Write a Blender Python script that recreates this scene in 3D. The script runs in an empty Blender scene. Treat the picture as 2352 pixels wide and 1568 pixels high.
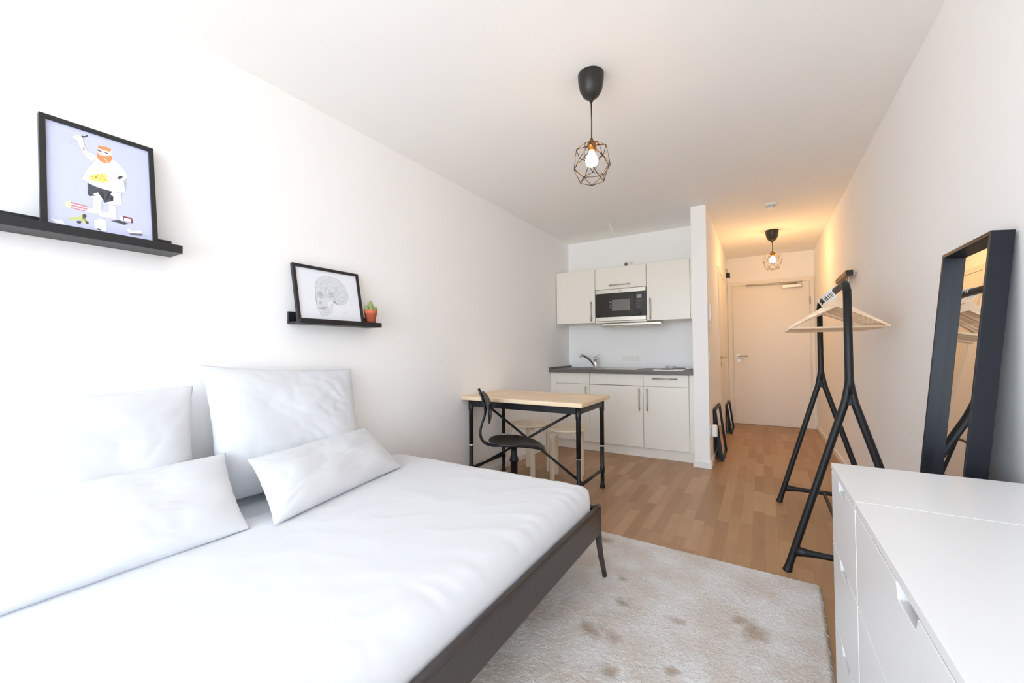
import bpy, bmesh, math, random
import numpy as np
from mathutils import Vector, Matrix, noise

PI = math.pi
random.seed(7)
S = bpy.context.scene
C = bpy.context.collection

# ------------------------------------------------------------------ camera
CAM_H = 1.12
def make_camera():
    yaw, pitch, roll, f = 0.5474, 0.0222, -0.0073, 939.5
    F = Vector((-math.sin(yaw)*math.cos(pitch), math.cos(yaw)*math.cos(pitch), math.sin(pitch)))
    R = F.cross(Vector((0, 0, 1))).normalized()
    U = R.cross(F)
    R2 = R*math.cos(roll) + U*math.sin(roll)
    U2 = -R*math.sin(roll) + U*math.cos(roll)
    cd = bpy.data.cameras.new('camera')
    cd.sensor_width = 36.0
    cd.sensor_fit = 'HORIZONTAL'
    cd.lens = f*36.0/2352
    cd.clip_start = 0.02
    co = bpy.data.objects.new('camera', cd)
    C.objects.link(co)
    M = Matrix((R2, U2, -F)).transposed().to_4x4()
    M.translation = Vector((0, 0, CAM_H))
    co.matrix_world = M
    S.camera = co
make_camera()

# ------------------------------------------------------------------ view, sampling
S.view_settings.view_transform = 'Standard'
S.view_settings.look = 'None'
S.view_settings.exposure = 0.23
S.view_settings.gamma = 1.0
S.view_settings.use_curve_mapping = False
S.cycles.max_bounces = 14
S.cycles.diffuse_bounces = 10
S.cycles.glossy_bounces = 6
S.cycles.use_denoising = True
S.cycles.sample_clamp_indirect = 6.0

# ------------------------------------------------------------------ daylight: overcast blue-white sky through the window behind the camera
WX0, WX1, WZ0, WZ1, WY = -2.00, 0.50, 0.06, 2.38, -2.60     # window opening in the rear wall
SKY = 10.0
w = bpy.data.worlds.new('sky')
S.world = w
w.use_nodes = True
wn, wl = w.node_tree.nodes, w.node_tree.links
bg = wn['Background']
tc = wn.new('ShaderNodeTexCoord'); sx = wn.new('ShaderNodeSeparateXYZ'); rp = wn.new('ShaderNodeValToRGB')
wl.new(tc.outputs['Generated'], sx.inputs[0]); wl.new(sx.outputs['Z'], rp.inputs[0])
rp.color_ramp.elements[0].position = 0.0
rp.color_ramp.elements[0].color = (0.58, 0.63, 0.66, 1)
rp.color_ramp.elements[1].position = 0.04
rp.color_ramp.elements[1].color = (0.73, 0.865, 1.0, 1)
e = rp.color_ramp.elements.new(0.9); e.color = (0.50, 0.70, 1.0, 1)
wl.new(rp.outputs[0], bg.inputs[0])
bg.inputs[1].default_value = SKY
pl = bpy.data.lights.new('window_portal', 'AREA')
pl.shape = 'RECTANGLE'; pl.size = WX1-WX0; pl.size_y = WZ1-WZ0
pl.cycles.is_portal = True
po = bpy.data.objects.new('window_portal', pl)
po.location = ((WX0+WX1)/2, WY-0.12, (WZ0+WZ1)/2)
po.rotation_euler = (PI/2, 0, 0)      # faces +Y into the room
C.objects.link(po)
BULB_MAIN, BULB_HALL = 42.0, 215.0

# ------------------------------------------------------------------ materials
def lin(c):
    return tuple(((v/255)/12.92 if v/255 <= .04045 else ((v/255+.055)/1.055)**2.4) for v in c)
def mat(name, rgb, rough=.5, metal=0.0, spec=.5, coat=0.0, emis=None, strength=0.0, bump=None, var=None, sheen=0.0):
    m = bpy.data.materials.new(name)
    m.use_nodes = True
    nt = m.node_tree; b = nt.nodes['Principled BSDF']
    col = tuple(lin(rgb)) + (1,)
    b.inputs['Base Color'].default_value = col
    b.inputs['Roughness'].default_value = rough
    b.inputs['Metallic'].default_value = metal
    b.inputs['Specular IOR Level'].default_value = spec
    b.inputs['Coat Weight'].default_value = coat
    b.inputs['Sheen Weight'].default_value = sheen
    if emis:
        b.inputs['Emission Color'].default_value = tuple(emis) + (1,)
        b.inputs['Emission Strength'].default_value = strength
    if bump or var:
        t = nt.nodes.new('ShaderNodeTexCoord')
        n = nt.nodes.new('ShaderNodeTexNoise')
        n.inputs['Scale'].default_value = (bump or var)[0]
        n.inputs['Detail'].default_value = 4
        nt.links.new(t.outputs['Object'], n.inputs['Vector'])
        if bump:
            bn = nt.nodes.new('ShaderNodeBump')
            bn.inputs['Strength'].default_value = bump[1]
            bn.inputs['Distance'].default_value = bump[2] if len(bump) > 2 else .001
            nt.links.new(n.outputs['Fac'], bn.inputs['Height'])
            nt.links.new(bn.outputs[0], b.inputs['Normal'])
        if var:
            mx = nt.nodes.new('ShaderNodeMix'); mx.data_type = 'RGBA'
            mx.inputs['A'].default_value = col
            mx.inputs['B'].default_value = tuple(lin(var[1])) + (1,)
            nt.links.new(n.outputs['Fac'], mx.inputs['Factor'])
            nt.links.new(mx.outputs['Result'], b.inputs['Base Color'])
    return m

M = {}
M['wall'] = mat('wall_paint', (248, 247, 246), .85, spec=.2, bump=(260, .12, .0006))
M['ceiling'] = mat('ceiling_paint', (248, 247, 245), .9, spec=.15, bump=(240, .1, .0006))
M['trim'] = mat('trim_white', (240, 239, 236), .45, bump=(30, .02))
M['door'] = mat('door_white', (236, 231, 222), .42, bump=(30, .02))
M['kitchen'] = mat('kitchen_front', (238, 234, 224), .3, bump=(20, .015))
M['carcass'] = mat('cabinet_body', (234, 229, 217), .45, bump=(20, .02))
M['gap'] = mat('shadow_gap', (150, 145, 135), .8, bump=(20, .02))  # grey painting the shade in door gaps, also the microwave door line
M['steel'] = mat('brushed_steel', (206, 200, 190), .42, 1.0, bump=(90, .05))
M['chrome'] = mat('chrome', (222, 222, 222), .12, 1.0, bump=(90, .01))
M['black_glass'] = mat('black_glass', (26, 24, 22), .12, spec=.6, bump=(30, .01))
M['window_grey'] = mat('oven_window', (112, 110, 104), .25, bump=(200, .05))
M['display'] = mat('display_grey', (150, 150, 145), .3, bump=(200, .02))
M['black_wood'] = mat('black_stain', (24, 23, 25), .42, bump=(120, .08), var=(14, (32, 31, 33)))
M['blackblue'] = mat('blue_black_lacquer', (14, 18, 28), .42, spec=.35, bump=(140, .06))
M['black_metal'] = mat('black_metal', (18, 19, 24), .45, bump=(160, .08))
M['rack_black'] = mat('rack_black', (14, 15, 19), .5, bump=(180, .08))
M['black_plastic'] = mat('black_plastic', (32, 30, 30), .55, bump=(160, .1))
M['canopy'] = mat('canopy_black', (30, 29, 27), .4, bump=(160, .05))
M['bed_frame'] = mat('dark_taupe_paint', (58, 51, 50), .33, bump=(60, .05), var=(3, (64, 57, 55)))
M['linen'] = mat('white_cotton', (220, 222, 226), .9, spec=.1, bump=(700, .12, .0005), sheen=.15)
M['sheet'] = mat('white_sheet', (217, 220, 225), .9, spec=.1, bump=(500, .12, .0005))
M['dresser'] = mat('white_foil', (226, 227, 228), .32, bump=(20, .01))
M['copper'] = mat('antique_brass', (168, 118, 66), .35, 1.0, bump=(80, .04))
M['wire'] = mat('copper_wire', (96, 76, 54), .35, 1.0, bump=(80, .04))
M['bulb'] = mat('bulb_glow', (255, 230, 190), .5, emis=(1.0, .62, .30), strength=BULB_MAIN, bump=(20, .01))
M['bulb_hall'] = mat('bulb_glow_hall', (255, 230, 190), .5, emis=(1.0, .57, .21), strength=BULB_HALL, bump=(20, .01))
M['terracotta'] = mat('terracotta', (196, 96, 66), .7, bump=(90, .1), var=(20, (208, 112, 80)))
M['cactus'] = mat('cactus_green', (110, 130, 70), .6, bump=(200, .3), var=(90, (166, 180, 120)))
M['cactus_light'] = mat('cactus_pale_green', (164, 184, 118), .6, bump=(200, .3), var=(60, (132, 160, 82)))
M['soil'] = mat('soil', (82, 62, 46), .95, bump=(90, .6), var=(80, (110, 86, 64)))
M['plastic'] = mat('white_plastic', (238, 236, 230), .4, bump=(60, .02))
M['plastic_grey'] = mat('grey_plastic', (120, 116, 108), .5, bump=(60, .02))
M['mirror'] = mat('mirror_glass', (236, 236, 234), .01, 1.0)
M['hob'] = mat('hob_enamel', (240, 240, 240), .2, bump=(60, .01))
M['hook_white'] = mat('hook_metal_white', (236, 238, 238), .3, .2, bump=(60, .02))
M['paper'] = mat('white_paper', (235, 238, 246), .55, coat=.5, bump=(300, .02))
M['lavender'] = mat('lavender_print', (203, 208, 240), .5, coat=.5, bump=(300, .02))

def wood(name, c1, c2, axis, scale=1.0, rough=.5, knots=None):
    m = bpy.data.materials.new(name); m.use_nodes = True
    nt = m.node_tree; N = nt.nodes; L = nt.links; b = N['Principled BSDF']
    t = N.new('ShaderNodeTexCoord'); mp = N.new('ShaderNodeMapping')
    s = [26*scale]*3; s[axis] = 1.6*scale
    mp.inputs['Scale'].default_value = s
    L.new(t.outputs['Object'], mp.inputs['Vector'])
    n = N.new('ShaderNodeTexNoise'); n.inputs['Scale'].default_value = 1.0; n.inputs['Detail'].default_value = 6
    n.inputs['Distortion'].default_value = .6
    L.new(mp.outputs[0], n.inputs['Vector'])
    r = N.new('ShaderNodeValToRGB')
    r.color_ramp.elements[0].position = .3; r.color_ramp.elements[0].color = lin(c1)+(1,)
    r.color_ramp.elements[1].position = .7; r.color_ramp.elements[1].color = lin(c2)+(1,)
    L.new(n.outputs['Fac'], r.inputs[0])
    out = r.outputs[0]
    if knots:
        v = N.new('ShaderNodeTexVoronoi'); v.inputs['Scale'].default_value = knots[0]; v.inputs['Randomness'].default_value = 1
        L.new(t.outputs['Object'], v.inputs['Vector'])
        r2 = N.new('ShaderNodeValToRGB')
        r2.color_ramp.elements[0].position = 0; r2.color_ramp.elements[0].color = (1, 1, 1, 1)
        r2.color_ramp.elements[1].position = knots[1]; r2.color_ramp.elements[1].color = (0, 0, 0, 1)
        L.new(v.outputs['Distance'], r2.inputs[0])
        mx = N.new('ShaderNodeMix'); mx.data_type = 'RGBA'
        L.new(r2.outputs[0], mx.inputs['Factor']); L.new(out, mx.inputs['A'])
        mx.inputs['B'].default_value = lin(knots[2])+(1,)
        out = mx.outputs['Result']
    L.new(out, b.inputs['Base Color'])
    b.inputs['Roughness'].default_value = rough
    bn = N.new('ShaderNodeBump'); bn.inputs['Strength'].default_value = .1; bn.inputs['Distance'].default_value = .001
    L.new(n.outputs['Fac'], bn.inputs['Height']); L.new(bn.outputs[0], b.inputs['Normal'])
    return m
M['pine'] = wood('pine', (230, 200, 164), (247, 226, 196), 0, 1.0, .5, (5.0, .09, (190, 140, 98)))
M['birch'] = wood('birch', (222, 206, 182), (238, 226, 206), 2, 1.0, .45)
M['birch_seat'] = wood('birch_seat', (226, 206, 176), (240, 222, 196), 0, .8, .4)
M['hanger_wood'] = wood('hanger_wood', (226, 192, 156), (246, 222, 196), 0, 1.2, .5)
M['walnut'] = wood('brown_wood', (120, 80, 56), (150, 104, 76), 1, 1.0, .5)
M['worktop'] = wood('worktop_dark_oak', (84, 76, 72), (112, 103, 98), 0, .8, .42)

def floor_mat():
    m = bpy.data.materials.new('oak_parquet'); m.use_nodes = True
    nt = m.node_tree; N = nt.nodes; L = nt.links; b = N['Principled BSDF']
    def math_(op, a, bb=None):
        n = N.new('ShaderNodeMath'); n.operation = op
        for i, v in enumerate((a, bb)):
            if v is None: continue
            if isinstance(v, (int, float)): n.inputs[i].default_value = v
            else: L.new(v, n.inputs[i])
        return n.outputs[0]
    t = N.new('ShaderNodeTexCoord'); s = N.new('ShaderNodeSeparateXYZ'); L.new(t.outputs['Object'], s.inputs[0])
    X, Y = s.outputs['X'], s.outputs['Y']
    row = math_('DIVIDE', X, .067)
    ri = math_('FLOOR', row)
    wn1 = N.new('ShaderNodeTexWhiteNoise'); wn1.noise_dimensions = '1D'; L.new(ri, wn1.inputs['W'])
    off = math_('MULTIPLY', wn1.outputs['Value'], 5.0)
    col = math_('ADD', math_('DIVIDE', Y, .46), off)
    ci = math_('FLOOR', col)
    cb = N.new('ShaderNodeCombineXYZ'); L.new(ri, cb.inputs[0]); L.new(ci, cb.inputs[1])
    wn2 = N.new('ShaderNodeTexWhiteNoise'); wn2.noise_dimensions = '2D'; L.new(cb.outputs[0], wn2.inputs['Vector'])
    # grain, shifted per stave
    sc = N.new('ShaderNodeVectorMath'); sc.operation = 'MULTIPLY'; sc.inputs[1].default_value = (38, 2.2, 1)
    L.new(t.outputs['Object'], sc.inputs[0])
    sh = N.new('ShaderNodeVectorMath'); sh.operation = 'MULTIPLY_ADD'
    sh.inputs[1].default_value = (9, 23, 5)
    L.new(wn2.outputs['Color'], sh.inputs[0]); L.new(sc.outputs[0], sh.inputs[2])
    g = N.new('ShaderNodeTexNoise'); g.inputs['Scale'].default_value = 1; g.inputs['Detail'].default_value = 7; g.inputs['Distortion'].default_value = 1.1
    L.new(sh.outputs[0], g.inputs['Vector'])
    r = N.new('ShaderNodeValToRGB'); cr = r.color_ramp
    cr.elements[0].position = 0; cr.elements[0].color = lin((146, 110, 82))+(1,)
    cr.elements[1].position = 1; cr.elements[1].color = lin((196, 161, 126))+(1,)
    for p, c in ((.25, (162, 126, 94)), (.55, (173, 137, 104)), (.8, (184, 149, 115))):
        e = cr.elements.new(p); e.color = lin(c)+(1,)
    tone = math_('ADD', math_('MULTIPLY', wn2.outputs['Value'], .62), math_('MULTIPLY', g.outputs['Fac'], .42))
    L.new(tone, r.inputs[0])
    # fine joints
    fx = math_('FRACT', row); fy = math_('FRACT', col)
    jx = math_('LESS_THAN', fx, .018); jy = math_('LESS_THAN', fy, .004)
    j = math_('MULTIPLY', math_('MAXIMUM', jx, jy), .35)
    mx = N.new('ShaderNodeMix'); mx.data_type = 'RGBA'
    L.new(j, mx.inputs['Factor']); L.new(r.outputs[0], mx.inputs['A']); mx.inputs['B'].default_value = lin((120, 84, 56))+(1,)
    L.new(mx.outputs['Result'], b.inputs['Base Color'])
    b.inputs['Roughness'].default_value = .42
    b.inputs['Specular IOR Level'].default_value = .4
    bn = N.new('ShaderNodeBump'); bn.inputs['Strength'].default_value = .15; bn.inputs['Distance'].default_value = .0008
    L.new(math_('SUBTRACT', g.outputs['Fac'], j), bn.inputs['Height']); L.new(bn.outputs[0], b.inputs['Normal'])
    return m
M['floor'] = floor_mat()

RUG_BLOTCHES = ((0.575, 0.637, 0.051, 0.06) , (0.519, 0.684, 0.032, 0.036) , (0.021, 0.298, 0.059, 0.05) , (0.124, 0.306, 0.036, 0.038) , (0.304, 0.547, 0.039, 0.028) , (0.084, 0.538, 0.042, 0.037) , (0.167, 0.142, 0.036, 0.031) , (0.349, 0.257, 0.025, 0.024) , (-0.211, 1.058, 0.056, 0.055) , (0.019, 0.72, 0.034, 0.03) , )
def rug_mat(name, rough=1.0):
    m = bpy.data.materials.new(name); m.use_nodes = True
    nt = m.node_tree; N = nt.nodes; L = nt.links; b = N['Principled BSDF']
    t = N.new('ShaderNodeTexCoord')
    def ns(scale, detail, a, bb):
        n = N.new('ShaderNodeTexNoise'); n.inputs['Scale'].default_value = scale; n.inputs['Detail'].default_value = detail
        L.new(t.outputs['Object'], n.inputs['Vector'])
        r = N.new('ShaderNodeValToRGB'); r.color_ramp.elements[0].position = a; r.color_ramp.elements[1].position = bb
        L.new(n.outputs['Fac'], r.inputs[0]); return r.outputs[0]
    fine = ns(420, 2, .35, .65)
    mid = ns(5.5, 3, .40, .62)
    # worn brownish blotches: (x, y, half width, half depth) on the rug
    wob = N.new('ShaderNodeTexNoise'); wob.inputs['Scale'].default_value = 22; wob.inputs['Detail'].default_value = 3
    L.new(t.outputs['Object'], wob.inputs['Vector'])
    spot = None
    for sx_, sy_, ra, rb in RUG_BLOTCHES:
        v = N.new('ShaderNodeVectorMath'); v.operation = 'SUBTRACT'; v.inputs[1].default_value = (sx_, sy_, 0); L.new(t.outputs['Object'], v.inputs[0])
        s_ = N.new('ShaderNodeVectorMath'); s_.operation = 'MULTIPLY'; s_.inputs[1].default_value = (1/ra, 1/rb, 0); L.new(v.outputs[0], s_.inputs[0])
        l_ = N.new('ShaderNodeVectorMath'); l_.operation = 'LENGTH'; L.new(s_.outputs[0], l_.inputs[0])
        ad = N.new('ShaderNodeMath'); ad.operation = 'MULTIPLY_ADD'; ad.inputs[1].default_value = 1.8; L.new(wob.outputs['Fac'], ad.inputs[0]); L.new(l_.outputs['Value'], ad.inputs[2])
        mr = N.new('ShaderNodeMapRange'); mr.inputs['From Min'].default_value = 2.1; mr.inputs['From Max'].default_value = 1.1; mr.clamp = True
        L.new(ad.outputs[0], mr.inputs['Value'])
        if spot is None: spot = mr.outputs[0]
        else:
            mxn = N.new('ShaderNodeMath'); mxn.operation = 'MAXIMUM'; L.new(spot, mxn.inputs[0]); L.new(mr.outputs[0], mxn.inputs[1]); spot = mxn.outputs[0]
    def mix(f, a, bb):
        mx = N.new('ShaderNodeMix'); mx.data_type = 'RGBA'; L.new(f, mx.inputs['Factor'])
        for k, v in (('A', a), ('B', bb)):
            if isinstance(v, tuple): mx.inputs[k].default_value = lin(v)+(1,)
            else: L.new(v, mx.inputs[k])
        return mx.outputs['Result']
    c = mix(mid, (224, 214, 205), (238, 236, 235))
    c = mix(spot, c, (188, 168, 150))
    mm = N.new('ShaderNodeMix'); mm.data_type = 'RGBA'; mm.blend_type = 'MULTIPLY'; mm.inputs['Factor'].default_value = .16
    L.new(c, mm.inputs['A']); L.new(fine, mm.inputs['B'])
    L.new(mm.outputs['Result'], b.inputs['Base Color'])
    b.inputs['Roughness'].default_value = rough; b.inputs['Specular IOR Level'].default_value = .1
    b.inputs['Sheen Weight'].default_value = .3
    bn = N.new('ShaderNodeBump'); bn.inputs['Strength'].default_value = .5; bn.inputs['Distance'].default_value = .004
    L.new(fine, bn.inputs['Height']); L.new(bn.outputs[0], b.inputs['Normal'])
    return m
M['rug'] = rug_mat('rug_wool')

# ------------------------------------------------------------------ mesh helpers
class MB:
    """collects shapes and links them as one mesh object"""
    def __init__(s, xf=None):
        s.bm = bmesh.new(); s.xf = xf
    def _merge(s, t, mi=0):
        for f in t.faces: f.material_index = mi
        me = bpy.data.meshes.new('tmp'); t.to_mesh(me); t.free()
        if s.xf: me.transform(s.xf)
        s.bm.from_mesh(me); bpy.data.meshes.remove(me)
    def box(s, x0, x1, y0, y1, z0, z1, bev=0.0, seg=2, mi=0):
        t = bmesh.new(); bmesh.ops.create_cube(t, size=1)
        for v in t.verts:
            v.co = Vector(((x0+x1)/2+v.co.x*(x1-x0), (y0+y1)/2+v.co.y*(y1-y0), (z0+z1)/2+v.co.z*(z1-z0)))
        if bev: bmesh.ops.bevel(t, geom=t.edges[:], offset=bev, segments=seg, profile=.5, affect='EDGES', clamp_overlap=True)
        s._merge(t, mi); return s
    def prism(s, pts, axis, a, b, bev=0.0, mi=0, seg=1):
        """pts: 2D outline in the two other axes (cyclic order), extruded from a to b along axis"""
        t = bmesh.new()
        def P(p, k):
            if axis == 'x': return (k, p[0], p[1])
            if axis == 'y': return (p[0], k, p[1])
            return (p[0], p[1], k)
        va = [t.verts.new(P(p, a)) for p in pts]; vb = [t.verts.new(P(p, b)) for p in pts]
        t.faces.new(va); t.faces.new(vb[::-1])
        n = len(pts)
        for i in range(n): t.faces.new((va[i], vb[i], vb[(i+1) % n], va[(i+1) % n]))
        bmesh.ops.recalc_face_normals(t, faces=t.faces[:])
        if bev: bmesh.ops.bevel(t, geom=t.edges[:], offset=bev, segments=seg, affect='EDGES', clamp_overlap=True)
        s._merge(t, mi); return s
    def tube(s, pts, r, n=14, closed=False, cap=True, flat=None, mi=0):
        """round (or flat: (side, up) radii) section swept on pts; r number or list"""
        t = bmesh.new(); P = [Vector(p) for p in pts]; k = len(P)
        rr = r if isinstance(r, (list, tuple)) else [r]*k
        tg = []
        for i in range(k):
            a = P[(i-1) % k] if (closed or i > 0) else P[i]
            b = P[(i+1) % k] if (closed or i < k-1) else P[i]
            tg.append((b-a).normalized())
        up = Vector((0, 0, 1)) if abs(tg[0].z) < .9 else Vector((0, 1, 0))
        nrm = (up - tg[0]*up.dot(tg[0])).normalized()
        rings = []
        for i in range(k):
            nrm = (nrm - tg[i]*nrm.dot(tg[i])).normalized(); bi = tg[i].cross(nrm)
            ring = []
            for j in range(n):
                a = 2*PI*j/n
                ca, sa = math.cos(a), math.sin(a)
                if flat: ring.append(t.verts.new(P[i]+nrm*ca*flat[1]*rr[i]+bi*sa*flat[0]*rr[i]))
                else: ring.append(t.verts.new(P[i]+(nrm*ca+bi*sa)*rr[i]))
            rings.append(ring)
        m = k if closed else k-1
        for i in range(m):
            A, B = rings[i], rings[(i+1) % k]
            for j in range(n):
                f = t.faces.new((A[j], A[(j+1) % n], B[(j+1) % n], B[j])); f.smooth = True
        if cap and not closed:
            t.faces.new(rings[0][::-1]); t.faces.new(rings[-1])
        bmesh.ops.recalc_face_normals(t, faces=t.faces[:])
        s._merge(t, mi); return s
    def sweep_rect(s, pts, side, w_, h_, mi=0):
        """rectangular bar w_ wide along side vector, h_ thick, swept on pts"""
        t = bmesh.new(); P = [Vector(p) for p in pts]; sd = Vector(side).normalized(); rings = []
        for i in range(len(P)):
            a = P[max(i-1, 0)]; b = P[min(i+1, len(P)-1)]; tg = (b-a).normalized(); nn = tg.cross(sd).normalized()
            rings.append([t.verts.new(P[i]+sd*x*w_/2+nn*y*h_/2) for x, y in ((-1, -1), (1, -1), (1, 1), (-1, 1))])
        for A, B in zip(rings, rings[1:]):
            for j in range(4): t.faces.new((A[j], A[(j+1) % 4], B[(j+1) % 4], B[j]))
        t.faces.new(rings[0][::-1]); t.faces.new(rings[-1])
        bmesh.ops.recalc_face_normals(t, faces=t.faces[:])
        s._merge(t, mi); return s
    def cyl(s, a, b, r, n=20, r2=None, mi=0):
        return s.tube([a, b], [r, r if r2 is None else r2], n=n, mi=mi)
    def lathe(s, prof, c=(0, 0, 0), n=32, mi=0, smooth=True, close=True):
        """profile of (radius, z) turned about the vertical through c"""
        t = bmesh.new(); rings = []
        for r, z in prof:
            if r < 1e-6: rings.append([t.verts.new((c[0], c[1], c[2]+z))])
            else: rings.append([t.verts.new((c[0]+r*math.cos(2*PI*j/n), c[1]+r*math.sin(2*PI*j/n), c[2]+z)) for j in range(n)])
        for A, B in zip(rings, rings[1:]):
            for j in range(n):
                j2 = (j+1) % n
                if len(A) == 1 and len(B) == 1: continue
                if len(A) == 1: f = t.faces.new((A[0], B[j2], B[j]))
                elif len(B) == 1: f = t.faces.new((A[j], A[j2], B[0]))
                else: f = t.faces.new((A[j], A[j2], B[j2], B[j]))
                f.smooth = smooth
        if close:
            if len(rings[0]) > 1: t.faces.new(rings[0][::-1])
            if len(rings[-1]) > 1: t.faces.new(rings[-1])
        bmesh.ops.recalc_face_normals(t, faces=t.faces[:])
        s._merge(t, mi); return s
    def sphere(s, c, r, sc=(1, 1, 1), u=24, v=16, mi=0):
        t = bmesh.new(); bmesh.ops.create_uvsphere(t, u_segments=u, v_segments=v, radius=r)
        for q in t.verts: q.co = Vector((c[0]+q.co.x*sc[0], c[1]+q.co.y*sc[1], c[2]+q.co.z*sc[2]))
        for f in t.faces: f.smooth = True
        s._merge(t, mi); return s
    def poly(s, pts, mi=0):
        t = bmesh.new()
        t.faces.new([t.verts.new(p) for p in pts]); bmesh.ops.triangulate(t, faces=t.faces[:])
        s._merge(t, mi); return s
    def build(s, name, m, parent=None, smooth_bevel=False):
        me = bpy.data.meshes.new(name); s.bm.to_mesh(me); s.bm.free()
        for k in (m if isinstance(m, (list, tuple)) else [m]): me.materials.append(M[k] if isinstance(k, str) else k)
        o = bpy.data.objects.new(name, me); C.objects.link(o)
        if parent: o.parent = parent
        return o

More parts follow.
